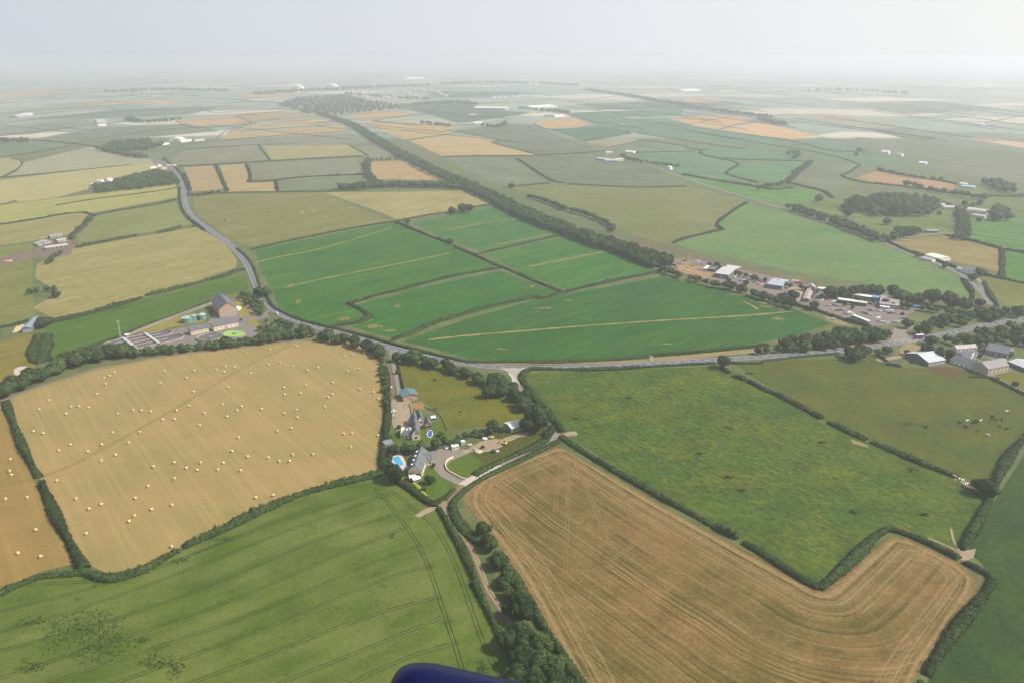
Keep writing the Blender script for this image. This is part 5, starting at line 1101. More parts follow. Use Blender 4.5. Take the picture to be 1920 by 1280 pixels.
S('hillside_house','tiny white outbuilding left of the hamlet wood',(172,349),(178,348),6,3,4.6,'u',(.62,.6,.58),(.5,.49,.48),'outbuilding'); S('hut','small white hut by the hamlet wood above the yellow field',(283,317),(294,315),5,2.6,3.6,'u',WHITE,WHITE,'hut')
def dome(px,py,w,d,h,label):
    p=g(px,py)+Vector((0,0,BASEZ)); root=tag(link('arched_barn',None,None,None,p),label,'barn'); m=MB(); n=12; V=[]
    tri=[p+Vector((-w/2*math.cos(math.pi*i/n),0,h*math.sin(math.pi*i/n))) for i in range(n+1)]
    m.prism(tri,Vector((0,d,0))).build('arched_roof',cm((.78,.77,.70),'pale_sheet'),root,p); MB().box(p+Vector((-w*.18,-.06,0)),Vector((w*.36,0,0)),Vector((0,.05,0)),Vector((0,0,h*.55))).build('door',cm((.4,.4,.38),'big_door'),root,p)
dome(329,266,44,30,12,'white arched barn beside the hazy wood at upper left'); dome(552,167,120,80,30,'left one of two very distant white arched hangars'); dome(616,165,130,80,34,'right one of two very distant white arched hangars'); dome(311,228,60,30,9,'low pale arched shed in the hazy distance at upper left')
S('white_row','long low white shed right of the white arched barn',(340,268),(360,265),12,4,6,'u',WHITE,(.74,.74,.66),'shed'); S('white_row','pinkish grey farm sheds beside the far lane',(366,266),(384,264),12,4,6,'u',(.5,.45,.43),(.42,.38,.38),'shed'); S('white_row','thin white shed below the white arched barn',(304,273),(318,271),8,3,5,'u',WHITE,(.7,.7,.68),'shed')
S('far_farm','hazy grey farm at the far left edge',(34,222),(58,219),40,8,12,'u',(.3,.28,.28),(.5,.5,.52),'farm'); S('far_farm','small white roofed farm building at the far left',(44,219),(62,217),24,8,12,'u',(.6,.58,.56),(.62,.6,.58),'farm'); S('far_farm','hazy pink farm buildings left of a dark far wood',(182,231),(200,230),30,8,12,'u',(.45,.42,.42),(.42,.38,.42),'farm'); S('far_farm','low white house in front of the hazy pink farm',(185,237),(200,236),10,4,7,'u',WHITE,(.55,.5,.5),'house')
S('warehouse','large white roofed warehouse with blue grey front, left of the far pair',(888,206),(948,207),70,9,13,'u',(.34,.40,.46),(.74,.70,.60),'warehouse',doors=[('f',4,.1,14,6)]); S('warehouse','large cream roofed warehouse, right of the far pair',(1001,206),(1046,203),110,10,15,'u',(.42,.45,.46),(.76,.74,.60),'warehouse'); S('warehouse','white shed by the bright tan field below the far warehouses',(1040,220.5),(1058,219.5),26,8,11,'u',(.78,.78,.78),(.55,.54,.55),'shed'); S('warehouse','grey brown shed left of the white shed by the bright tan field',(1020,219),(1038,219),24,7,9,'u',(.38,.35,.34),(.42,.4,.4),'shed')
S('warehouse','very distant long white glasshouse roof on the right',(1282,172),(1314,171),160,10,14,'u',(.7,.7,.7),(.84,.84,.82),'warehouse'); S('warehouse','very distant long white roof near the centre horizon',(763,149),(796,148),160,14,20,'u',WHITE,(.84,.83,.8),'warehouse')
S('cow_farm','grey roofed farm range beside the straight far road',(1118,301),(1142,303),16,4.6,7,'u',(.34,.3,.3),(.38,.36,.38),'farm building'); S('cow_farm','bluish roofed cattle shed in the farm by the straight far road',(1134,305),(1158,305),16,4.6,7,'u',(.3,.3,.34),(.34,.36,.44),'farm building'); S('cow_farm','pale stone shed on the right of the cow pasture farm',(1152,304),(1170,302),14,4.6,7,'u',(.4,.35,.32),(.42,.38,.36),'farm building'); S('cow_farm','small white roofed shed across the straight road from the cow farm',(1172,287),(1188,288),14,4,6,'u',WHITE,WHITE,'shed'); S('cow_farm','pale house behind the cow pasture farm',(1136,290),(1148,290),10,5,8,'u',(.6,.58,.55),(.5,.48,.46),'house'); S('cow_farm','white roadside house on the straight far road',(1247,318),(1257,319),10,5,8,'v',WHITE,(.5,.48,.46),'house')
S('far_house','white farmhouse among hazy trees beyond the far tan fields',(890,234),(905,234),14,6,10,'u',(.78,.76,.72),(.7,.68,.64),'house'); S('far_house','low white sheds beside the farmhouse beyond the far tan fields',(904,236),(917,236),10,4,6,'u',WHITE,(.6,.6,.58),'shed'); S('far_house','pinkish barn left of the far white farmhouse',(878,218),(894,218),18,5,8,'u',(.42,.36,.36),(.45,.4,.4),'barn')
S('far_house','white house on the diagonal road at hazy right',(1652,289),(1666,290),14,6,10,'u',(.75,.74,.72),(.6,.56,.56),'house'); S('far_house','pink roofed house right of the white one on the diagonal road',(1680,293),(1690,294),12,5,8,'u',(.7,.66,.66),(.5,.42,.42),'house'); S('far_house','low white shed further down the diagonal road at right',(1722,308),(1736,309),14,4,6,'u',WHITE,(.7,.68,.68),'shed')
S('far_house','bluish roofed shed in the hazy far right',(1825,235),(1843,236),22,6,8,'u',(.5,.6,.66),(.5,.62,.7),'shed')
# the hazy town: one house copied
def copy_thing(o,loc,rz,s,label,group=None):
    c=o.copy(); COL.objects.link(c); c.location=loc; c.rotation_euler=(0,0,rz); c.scale=(s,s,s); c['label']=label
    if group: c['group']=group
    def kids(a,b):
        for ch in [k for k in bpy.data.objects if k.parent==a]:
            d=ch.copy(); COL.objects.link(d); d.parent=b; kids(ch,d)
    kids(o,c); return c
TG='houses of the hazy far town'; TL='hazy pale roofed building of the distant town near the horizon'
t0=bld('town_house',TL,(655,184),(663,184),22,9,15,'u',(.42,.40,.38),(.44,.38,.35),'house',group=TG)
NT=[(rng.uniform(650,835),rng.uniform(170,186)) for _ in range(46)]+[(rng.uniform(820,1060),rng.uniform(147,161)) for _ in range(46)]+[(rng.uniform(1150,1240),rng.uniform(140,150)) for _ in range(6)]
for x,y in NT: copy_thing(t0,g(x,y)+Vector((0,0,.1)),rng.uniform(-.6,.6),rng.uniform(.45,1.05)*(1 if y>165 else 1.4),TL)
CG='white caravans beyond the far warehouses'; c0=bld('caravan','white caravan in the rows beyond the far warehouses',(922,186),(925,186),12,4,6,'u',(.6,.6,.58),(.62,.62,.6),'caravan',group=CG)
for k in range(36): x=922+rng.random()*92; copy_thing(c0,g(x,185-(x-922)*.05+rng.uniform(-2.4,1))+Vector((0,0,.1)),rng.uniform(-.3,.3),rng.uniform(.8,1.4),'white caravan in the rows beyond the far warehouses')
for k in range(14): x=1078+rng.random()*30; copy_thing(c0,g(x,180+rng.uniform(-1.5,1))+Vector((0,0,.1)),0,1.2,'white caravan in the row left of the far railway line','white caravans by the far line')
# depot
bld('grey_shed','large shed with two tone pale grey roof in the scrap yard',(1340,520),(1358,528.5),0,5,6.6,'u',(.14,.15,.14),(.46,.45,.45),'shed',C=(1364,504.5),doors=[('f',1,.1,4,3.6)])
bld('scrap_cabin','white roofed cabin left of the dark roofed lean-to in the scrap yard',(1318,508),(1325,509),0,3,3.4,'u',(.5,.55,.58),(.72,.72,.7),'cabin',C=(1331,499),flat=True,over=.2,win=[('f',1,1,1.5,1)])
bld('dark_lean_to','dark slatted roof lean-to left of the large grey shed',(1326,509),(1338,512),0,3.2,4.2,'u',(.12,.12,.13),(.13,.14,.16),'shed',C=(1337,500))
bld('ribbed_shed','ribbed grey blue roofed shed behind two round trees',(1438,540),(1461,548),0,4.6,6.4,'u',(.2,.21,.22),(.36,.39,.43),'shed',C=(1452,529))
bld('brown_shed','long brown roofed shed beside the sandy pad',(1505,566),(1517,567.5),0,3.4,4.2,'v',(.28,.2,.18),(.36,.28,.27),'shed',C=(1513,547),win=[('r',4,1,1,.9)])
bld('depot_house','pale gabled house at the top of the brown roofed shed',(1511,545.5),(1527,547),8,4.6,7.6,'v',(.46,.41,.39),(.34,.31,.31),'house',win=[('f',2,1,1,1.2)],chim=1)
bld('flat_unit','white flat roofed unit beside the depot house',(1533,546),(1553,548.5),6,3.2,3.4,wall=(.35,.4,.42),roof=(.76,.76,.74),cat='unit',flat=True,win=[('f',3,1,1.6,1)],doors=[('f',1,.1,2,2.2)])
bld('green_hut','small pale green hut right of the white flat unit',(1553,553),(1560,554.5),0,2.8,3,wall=(.3,.35,.31),roof=(.5,.52,.45),cat='hut',flat=True,C=(1558,546))
bld('garage_building','long cream flat roofed garage with skylights',(1580,558),(1609,562),9,4.6,5,wall=(.42,.40,.38),roof=(.66,.63,.54),cat='garage',flat=True,doors=[('f',3,.1,3,3)])
bld('garage_building','cream roofed workshop with dark blue front joined to the garage',(1611,562),(1632,565),8,4.2,4.6,wall=(.10,.13,.22),roof=(.64,.62,.55),cat='garage',flat=True,doors=[('f',2,.1,3,3)])
bld('showroom','white panelled showroom with blue glazed front facing the cars',(1570,568),(1598,572),7,3.8,4.2,wall=(.12,.16,.26),roof=(.62,.60,.54),cat='showroom',flat=True,win=[('f',6,.6,2,2.2)])
bld('showroom','patched cream roofed showroom right of the white one',(1599,572),(1624,575.5),7,3.6,4,wall=(.14,.17,.26),roof=(.54,.48,.38),cat='showroom',flat=True,win=[('f',5,.6,2,2.2)])
bld('blue_unit','bright blue unit between the garage and the brown warehouse',(1633,564),(1646,566),8,4,4.2,wall=(.10,.2,.42),roof=(.16,.28,.5),cat='unit',flat=True)
bld('brown_warehouse','wide grey brown roofed warehouse behind the car yard',(1648,577),(1684,582),0,4.4,6,'u',(.3,.26,.25),(.30,.265,.26),'warehouse',C=(1651,561),doors=[('f',2,.1,3,3)])
bld('portable_office','white portable office in front of the brown warehouse',(1649,579.5),(1667,582),3.4,2.8,3,wall=(.62,.66,.68),roof=(.7,.7,.7),cat='office',flat=True,over=.1,win=[('f',4,1,1.2,1)])
bld('long_unit','long thin white roofed unit at the lower edge of the car yard',(1596,596),(1626,608),3.4,3,3.2,wall=(.24,.27,.27),roof=(.66,.68,.62),cat='unit',flat=True,over=.1)
bld('signal_hut','white hut beside the railway near the thin mast',(1782,563),(1791,564),4,2.8,3.2,wall=WHITE,roof=WHITE,cat='hut',flat=True)
def bridge():
    p=g(1862,582); root=tag(link('railway_bridge',None,None,None,p),'brown railway bridge with pale parapet over the road at right','bridge'); a=g(1862,584);b=g(1990,597); u=(b-a).normalized(); v=Vector((-u.y,u.x,0)); L=(b-a).length; Z=Vector((0,0,1))
    MB().box(a-v*6+Z*1.2,u*L,v*12,Z*.9).build('deck',cm((.20,.16,.15),'bridge_steel'),root,p)
    for s in (-6.3,6.0): MB().box(a+v*s+Z*1.2,u*L,v*.3,Z*2.2).build('parapet',cm((.46,.42,.40),'parapet'),root,p)
    for t in (.05,.45,.9): MB().box(a+u*L*t-v*6-Z*.0,u*2,v*12,Z*1.19).build('pier',cm((.28,.24,.22),'pier_stone'),root,p)
bridge()
# ---------------- vehicles ----------------
PAINT={'white':(.78,.78,.77),'silver':(.42,.44,.46),'grey':(.16,.17,.18),'blue':(.06,.12,.30),'red':(.42,.05,.04),'navy':(.03,.05,.11),'black':(.03,.03,.03),'pale blue':(.35,.5,.6),'maroon':(.16,.05,.07)}
def carproto(col,van=False):
    m=cm(PAINT[col],'car_'+col.replace(' ','_'),.3,.03,1,.5); X=Vector((1,0,0));Y=Vector((0,1,0));Z=Vector((0,0,1)); O=Vector((0,0,0))
    root=link('parked_car' if not van else 'parked_van',None)
    L,W=(4.4,1.8) if not van else (5.4,2.0)
    b=MB(); prof=[(-L/2,.3),(-L/2,.75),(-L/2+.15,.95),(-L/2+1.2,1.0),(L/2-.3,.98),(L/2,.8),(L/2,.3)] if not van else [(-L/2,.35),(-L/2,1.0),(-L/2+.9,1.25),(-L/2+1.6,2.1),(L/2-.1,2.15),(L/2,1.9),(L/2,.35)]
    b.prism([Vector((x,-W/2,z)) for x,z in prof],Y*W).build('body',m,root)
    if not van:
        c=MB(); c.prism([Vector((x,-W/2+.12,z)) for x,z in ((-L/2+1.05,1.0),(-L/2+1.75,1.42),(L/2-.95,1.42),(L/2-.35,1.0))],Y*(W-.24)).build('cabin_glass',GLASS,root)
        MB().box(Vector((-L/2+1.7,-W/2+.14,1.424)),X*(L-2.75),Y*(W-.28),Z*.05).build('roof',m,root)
    else: MB().box(Vector((-L/2+1.0,-W/2+.1,1.32)),X*.35+Z*.45,Y*(W-.2),X*-.08+Z*.06).build('windscreen',GLASS,root)
    for sx in (-L/2+.85,L/2-.85):
        for sy in (-W/2-.02,W/2-.2):
            w=MB(); k=len(w.V); n=12
            for y in (sy,sy+.22):
                for i in range(n): a=i*2*math.pi/n; w.V.append(Vector((sx+.33*math.cos(a),y,.33+.33*math.sin(a))))
            w.F=[(i,(i+1)%n,n+(i+1)%n,n+i) for i in range(n)]+[tuple(range(n-1,-1,-1)),tuple(range(n,2*n))]; w.build('wheel',cm((.03,.03,.03),'tyre'),root)
    return root
PROTO={}
def car(px,py,col,rz,label,group=None,van=False,s=1.0):
    k=(col,van); loc=g(px,py)+Vector((0,0,BASEZ+.04))
    if k not in PROTO:
        o=carproto(col,van); PROTO[k]=o; o['category']='van' if van else 'car'
        if group: o['group']=group
        o.location=loc; o.rotation_euler=(0,0,rz); o.scale=(s,s,s); o['label']=label; return o
    o=copy_thing(PROTO[k],loc,rz,s,label,None)
    if group: o['group']=group
    elif 'group' in o: del o['group']
    return o
car(738,772,'white',.5,'white car parked on gravel, upper of two by the straw field hedge'); car(737,782.5,'silver',.5,'pale silver car parked on gravel, lower of two by the straw field hedge')
car(519,588.5,'white',-.75,'white car driving round the main road bend below the works',s=1.1)
car(833,839,'grey',.1,'dark car parked at the top of the cream house driveway'); car(839,839.5,'white',1.3,'small white car beside the dark one on the cream house driveway')
bld('caravan','cream touring caravan parked at the top right of the driveway',(848,843.5),(861,841),4.6,2.4,2.7,wall=(.6,.58,.5),roof=(.80,.79,.70),cat='caravan',flat=True,over=.05,win=[('f',2,1,1.2,.7)])
bld('container','pale green container beside the caravan at the builders yard',(865,835),(873,833.4),3,2.4,2.6,wall=(.3,.36,.33),roof=(.55,.58,.55),cat='container',flat=True,over=.02,doors=[('f',1,.1,2,2)])
ROW=[(480,215,'white',0),(375,312,'silver',.6),(490,352,'white',.4),(527,330,'white',.4),(690,372,'red',.2),(560,432,'silver',-.4),(605,434,'white',-.4),(650,427,'blue',-.4),(690,434,'grey',-.4),(730,430,'white',-.4),(680,500,'white',-.4),(720,505,'red',-.4),(765,497,'blue',-.4),(805,500,'white',-.4),(890,415,'white',-.4),(930,425,'navy',-.3),(985,430,'blue',-.4),(1025,432,'navy',-.4),(840,555,'blue',.2),(950,552,'white',.2),(1095,525,'silver',-.5),(1133,542,'grey',-.5),(1170,560,'grey',-.5),(1215,572,'white',-.3),(1210,500,'blue',-.9),(1262,503,'white',-.9),(1350,512,'white',-.9),(1425,515,'silver',-.9),(1465,510,'white',-.9),(1560,540,'silver',-.4),(1655,608,'white',-.4),(1690,603,'white',-.4),(1725,622,'grey',-.4),(1345,668,'blue',-.3),(1378,676,'white',-.3),(1412,680,'white',-.3),(1480,690,'white',.1),(1570,683,'silver',-.8),(1607,688,'silver',-.8),(1645,680,'white',-.8),(1500,545,'black',-.4),(1290,505,'red',-.9)]
def where(i,x,y):
    z='by the depot house' if x<560 else 'in the row outside the showroom' if y<440 and x<900 else 'in the second row below the showroom' if x<900 and y<520 else 'at the top of the car yard' if y<440 else 'by the long thin unit' if x<1000 else 'in the row before the portable office' if y<575 and x>1190 else 'in the slanting car yard row' if y<590 else 'along the lower edge of the car yard' if x<1620 and y>630 else 'at the right end of the car yard'
    return z
ORD=['first','second','third','fourth','fifth','sixth','seventh','eighth','ninth','tenth','eleventh','twelfth']
cnt={}
for i,(x,y,c,rz) in sorted(enumerate(ROW),key=lambda t:t[1][0]):
    w=where(i,x,y); k=(w,c); cnt[k]=cnt.get(k,0)+1; tot=sum(1 for j,(a,b,cc,_) in enumerate(ROW) if cc==c and where(j,a,b)==w)
    lab=('only ' if tot==1 else ORD[cnt[k]-1]+' ')+c+' car'+('' if tot==1 else ' from the left')+' '+w
    car(1480+x/8,520+y/8,c,rz,lab,'cars parked at the car yard')
car(1562.5,567.5,'white',.1,'white van at the upper left of the car yard','cars parked at the car yard',van=True); car(1591,588.5,'white',.1,'white van by the left end of the long thin unit','cars parked at the car yard',van=True); car(1645.5,598.5,'white',.15,'white van alone in the middle of the car yard','cars parked at the car yard',van=True)
for i,(x,y,c) in enumerate(((1240,330,'white'),(1262,352,'maroon'),(1300,330,'red'),(1322,338,'maroon'),(1275,378,'grey'),(1330,383,'white'),(1370,402,'maroon'),(1392,388,'silver'),(1410,380,'red'),(1170,407,'white'),(1160,302,'blue'),(1310,430,'grey'),(1415,456,'white'))):
    car(1230+x/7.11,470+y/7.11,c,rng.uniform(-1,1),ORD[min(i,11)]+('' if i<12 else ' and last')+' scrapped '+c+' car in the jumble right of the large grey shed','scrap cars right of the grey shed')
def container(px,py,rz,col,label,L=6.1,H_=2.6,cat='container'):
    p=g(px,py)+Vector((0,0,BASEZ)); root=tag(link('shipping_container',None,None,None,p),label,cat); root.rotation_euler=(0,0,rz); X=Vector((1,0,0));Y=Vector((0,1,0));Z=Vector((0,0,1))
    b=MB().box(Vector((-L/2,-1.2,0)),X*L,Y*2.4,Z*H_)
    for k in range(int(L/.6)): b.box(Vector((-L/2+.2+k*.6,-1.24,.15)),X*.25,Y*.038,Z*(H_-.3))
    b.build('body',cm(col,'container_paint',.6),root); MB().box(Vector((L/2+.002,-1.1,.1)),X*.06,Y*2.2,Z*(H_-.2)).build('door',cm(tuple(c*.8 for c in col),'container_door'),root); return root
container(1256,488.5,-.35,(.6,.42,.05),'yellow ended container at the far left of the scrap yard',12,3.4); container(1260,498,-.35,(.12,.15,.26),'dark blue container below the yellow one in the scrap yard',10)
container(1490,531,-.1,(.6,.62,.6),'white and red lorry bodies behind the sandy pad',8,3.4,'lorry body'); container(1498,533,-.1,(.55,.12,.08),'red lorry body beside the railway hedge',6,3.4,'lorry body')
container(1702,576.5,-.1,(.5,.2,.10),'orange container right of the brown warehouse',10); container(1717.5,577.5,-.1,(.12,.3,.5),'bright blue container at the right end of the depot',9)
for i,(x,y,rz,c,L_,l) in enumerate([(1292,503,.4,(.5,.28,.05),3.2,'small orange skip in the sandy scrap yard'),(1311,506,1.2,(.1,.25,.15),3.2,'green skip below the smaller excavator'),(1309,492,.2,(.5,.5,.48),5,'grey steel bin at the back of the scrap yard'),(1378,521,.9,(.55,.53,.48),4,'pale bin beside the large grey shed'),(1389,527,.2,(.1,.2,.4),4,'blue bin right of the large grey shed'),(1423,534,.6,(.5,.12,.08),4,'red skip left of the ribbed grey shed'),(1434,528,.1,(.62,.6,.56),5,'white body shell behind the ribbed grey shed'),
  (1566,556,.1,(.6,.6,.58),5,'white box body between hut and garage building'),(1572,561,.3,(.4,.38,.35),4,'grey bin left of the long cream garage'),(1640,571,-.1,(.55,.5,.45),6,'cream box unit below the bright blue unit'),(1672,584,-.1,(.6,.6,.6),4,'white crate right of the portable office'),(1690,577,.2,(.58,.55,.5),5,'pale box by the end wall of the brown warehouse'),(1535,556,.2,(.45,.5,.5),4,'pale green bin outside the depot house'),(1562,600,-.4,(.5,.48,.42),4,'pale tank at the lower hedge of the car yard')]):
    container(x,y,rz,c,l,L_,1.7 if L_<4.5 else 2.6,'skip' if 'skip' in l else 'bin' if 'bin' in l else 'box')
def digger(px,py,rz,s,label):
    p=g(px,py)+Vector((0,0,BASEZ)); root=tag(link('excavator',None,None,None,p),label,'excavator'); root.rotation_euler=(0,0,rz); root.scale=(s,s,s); X=Vector((1,0,0));Y=Vector((0,1,0));Z=Vector((0,0,1)); ye=cm((.65,.36,.03),'digger_yellow',.5); dk=cm((.06,.06,.06),'track_rubber')
    for sy in (-1.3,.8): MB().prism([Vector((x,sy,z)) for x,z in ((-1.8,.3),(-1.5,0),(1.5,0),(1.8,.3),(1.5,.8),(-1.5,.8))],Y*.5).build('track',dk,root)
    MB().prism([Vector((x,-1.2,z)) for x,z in ((-1.7,.85),(1.1,.85),(1.1,1.5),(-1.0,1.9),(-1.7,1.7))],Y*2.4).build('engine_cover',ye,root); MB().box(Vector((.1,-1.15,1.52)),X*1.1,Y*1.0,Z*1.3).build('cab',GLASS,root)
    MB().tube((1,0.2,1.5),(3.2,.2,3.9),.22).tube((3.2,.2,3.9),(5.0,.2,3.0),.2).build('boom',ye,root); MB().tube((5.0,.2,3.0),(5.2,.2,.9),.16).build('dipper',ye,root); MB().prism([Vector((x,-.3,z)) for x,z in ((4.8,.9),(5.5,.9),(5.3,.2),(4.6,.4))],Y*1.0).build('bucket',dk,root)
digger(946,833,2.6,.9,'orange digger working on the track in the builders yard'); digger(1284,489,0,1.5,'large yellow excavator at the back of the scrap yard'); digger(1299,499,.5,1.2,'smaller yellow excavator in the middle of the scrap yard'); digger(1276,496,2,.9,'half dismantled yellow excavator beside the blue container')
def heap(px,py,r,h,col,label,cat,n=60):
    p=g(px,py)+Vector((0,0,BASEZ)); V,Fc=ICO[2]; v=V.copy(); v[:,2]=np.maximum(v[:,2],0); v=v*np.array([r,r*.75,h])*(1+NPR.uniform(-.22,.22,size=(len(v),1)))
    o=link(cat.replace(' ','_'),npmesh(cat,v,Fc),cm(col,'heap_'+cat.replace(' ','_'),.95,.4,1.2)); o.location=p; return tag(o,label,cat)
heap(931,846,2.2,1.3,(.35,.34,.33),'grey heap of broken slabs below the digger','rubble heap'); heap(908,823,2.2,1.6,(.55,.54,.6),'pale crumpled sheeting beside the track in the builders yard','sheeting heap'); heap(920,819,2.6,1.2,(.38,.28,.18),'brown timber pile beside the pale sheeting','timber pile'); heap(897,847,3,1.1,(.42,.36,.28),'loose stone pile beside the lawn wall','stone pile'); heap(890,843,1.8,1,(.3,.28,.24),'small dark spoil heap by the track start','spoil heap'); heap(880,834,2.2,1.2,(.40,.33,.22),'heap of yellowish planks right of the green container','plank heap')
heap(727,703,1.2,1,(.6,.58,.56),'white sacks on the reddish strip left of the lane','sack pile'); heap(730,726,2.6,1.2,(.46,.38,.42),'long pinkish grey rubble heap beside the lane','rubble heap'); heap(727,709,1.6,.8,(.3,.12,.1),'dark red heap on the strip left of the lane','scrap heap')
heap(58,701,4.5,2.2,(.06,.065,.08),'dark tarpaulin covered heap on the concrete pad','silage heap'); heap(116,456,4,2,(.20,.10,.10),'dark red brown heap right of the derelict farm','muck heap'); heap(15,490,6,1.6,(.42,.24,.15),'orange earth heap at the left edge of the farm','earth heap'); heap(140,456,4.5,1.8,(.16,.07,.08),'purple brown heap at the foot of the curved tree row','muck heap')
heap(1317,496,3,1.6,(.14,.14,.16),'dark scrap heap behind the scrap yard cabin','scrap heap'); heap(1272,501,4,1.4,(.24,.2,.18),'brown scrap heap at the left of the scrap yard','scrap heap'); heap(1288,507,4.5,1.2,(.30,.27,.24),'low grey rubble heap in the sandy scrap yard','rubble heap'); heap(863,772,1.0,.8,(.05,.05,.05),'small black bin standing in the paddock','bin')
def boxlorry():
    p=g(1724,635)+Vector((0,0,BASEZ+.04)); root=tag(link('box_lorry',None,None,None,p),'purple lorry with a white roof waiting at the depot junction','lorry'); root.rotation_euler=(0,0,.12); X=Vector((1,0,0));Y=Vector((0,1,0));Z=Vector((0,0,1))
    MB().box(Vector((-4,-1.25,1)),X*7.4,Y*2.5,Z*2.9).build('load_box',cm((.12,.05,.22),'purple_paint',.5),root); MB().box(Vector((-4.02,-1.27,3.902)),X*7.44,Y*2.54,Z*.12).build('roof',cm(WHITE,'white_roof'),root)
    MB().prism([Vector((x,-1.2,z)) for x,z in ((-6,.6),(-6,1.8),(-5.7,3.0),(-4.1,3.1),(-4.1,.6))],Y*2.4).build('cab',cm((.12,.05,.22),'purple_paint',.5),root); MB().box(Vector((-6.05,-1.05,1.75)),X*.05,Y*2.1,Z*.9).build('windscreen',GLASS,root)
    for x in (-5,-.2,2.4):
        for y in (-1.3,.95):
            w=MB(); n=12
            for yy in (y,y+.35):
                for i in range(n): a=i*2*math.pi/n; w.V.append(Vector((x+.5*math.cos(a),yy,.5+.5*math.sin(a))))
            w.F=[(i,(i+1)%n,n+(i+1)%n,n+i) for i in range(n)]+[tuple(range(n-1,-1,-1)),tuple(range(n,2*n))]; w.build('wheel',cm((.03,.03,.03),'tyre'),root)
boxlorry()
container(1672,685,-.35,(.05,.055,.065),'black open trailer beside the worn track by the grey barn',10,2.4,'trailer'); container(1685,687,-.2,(.06,.06,.06),'small dark implement right of the black trailer',4,1.6,'farm implement')
# ---------------- bales ----------------
def balemesh():
    m=MB(); n=18; r=.82; w=1.5
    for x,q in ((-w/2,r*.9),(-w/2+.1,r),(w/2-.1,r),(w/2,r*.9)):
        for i in range(n): a=i*2*math.pi/n; k=1+rng.uniform(-.02,.02); m.V.append(Vector((x,q*k*math.cos(a),r*.97+q*k*math.sin(a))))
    for j in range(3): m.F+=[(j*n+i,j*n+(i+1)%n,(j+1)*n+(i+1)%n,(j+1)*n+i) for i in range(n)]
    m.F+=[tuple(range(n-1,-1,-1)),tuple(range(3*n,4*n))]
    return m.build('straw_bale',flat_mat('straw',(.50,.41,.25),.95,.14,2.5))
B0=balemesh()
Z1=[(642,652),(617,672),(585,684),(594,717),(545,776),(272,810),(220,862),(400,846),(445,844),(497,851),(371,886),(663,885),(750,865),(796,868),(846,873),(903,712),(925,645),(1048,683),(1092,643),(1087,761),(1064,841),(992,867),(1216,637),(1268,620),(1261,650),(1320,623),(1409,659),(1283,736),(1253,833),(1149,881),(1277,901),(1334,866),(1358,845),(1472,859),(1518,523),(1670,509),(1511,610),(1574,597),(1648,618),(1730,642),(1788,624),(1717,727),(1596,739),(1603,778),(1688,771),(1872,711),(1870,776),(1845,794),(1829,846),(1666,864),(1600,884),(1673,907),(1642,968),(1560,982),(1341,1018),(1305,1096),(1394,1125),(1509,1133),(1647,1114),(1761,1113),(1571,1151),(1628,1151),(981,916),(917,919),(1122,951),(785,990),(722,1048),(633,991),(572,1058),(650,1116),(569,1149),(495,1098),(395,1059),(331,1092),(242,996),(188,984),(861,1183),(979,1160),(1048,1190),(1111,1201),(1129,1160),(1226,1199),(1255,1161),(1353,1205),(981,1250),(57,1142),(54,1206),(64,1230)]
Z2=[(22,563),(66,558),(127,545),(36,647),(102,635),(102,748),(180,764),(210,802),(12,999),(60,997),(204,1007),(54,1072),(15,1252)]
Z3=[(833,152),(760,220),(968,259),(853,282),(571,253),(428,222),(319,122),(501,279),(756,319),(725,350),(484,420),(1438,217),(1538,203),(965,491),(31,225),(152,216),(202,397),(99,529),(230,547)]
BP=[(x/3,480+y/3) for x,y in Z1]+[(640+x/3,480+y/3) for x,y in Z2]+[(x/3,860+y/3) for x,y in Z3]
def left_field(x,y): return y>740 and x<8+(y-750)*.44
main_b=sorted([b for b in BP if not left_field(*b)],key=lambda b:b[1]); lf=sorted([b for b in BP if left_field(*b)],key=lambda b:b[1])
rows=[]; per=12
NTH=ORD+['thirteenth']
LAB={}
for k in range(0,len(main_b),per):
    rw=sorted(main_b[k:k+per]); ri=k//per
    for j,b in enumerate(rw): LAB[b]='round straw bale, %s from the left in the %s row down from the tree screen'%(NTH[j],ORD[ri])
for j,b in enumerate(lf): LAB[b]='round straw bale left of the tall hedge, %s from the top'%(NTH[j])
first=True
for b in BP:
    p=g(b[0],b[1],.8); p=Vector((p.x,p.y,.09)); rz=rng.choice((.5,1.9,2.1,.8,1.2))+rng.uniform(-.3,.3)
    if first: o=B0; first=False
    else: o=B0.copy(); COL.objects.link(o)
    o.location=p; o.rotation_euler=(0,0,rz); tag(o,LAB[b],'straw bale','round bales scattered on the stubble')
SB='straw bale in the stack beside the teal hay barn'
for r_ in range(6):
    for c_ in range(4):
        o=B0.copy(); COL.objects.link(o); p=g(25+r_*2.9+c_*1.6,625-r_*.9-c_*3.0); o.location=(p.x,p.y,.09); o.rotation_euler=(0,0,1.4); tag(o,SB,'straw bale','bales stacked by the hay barn')
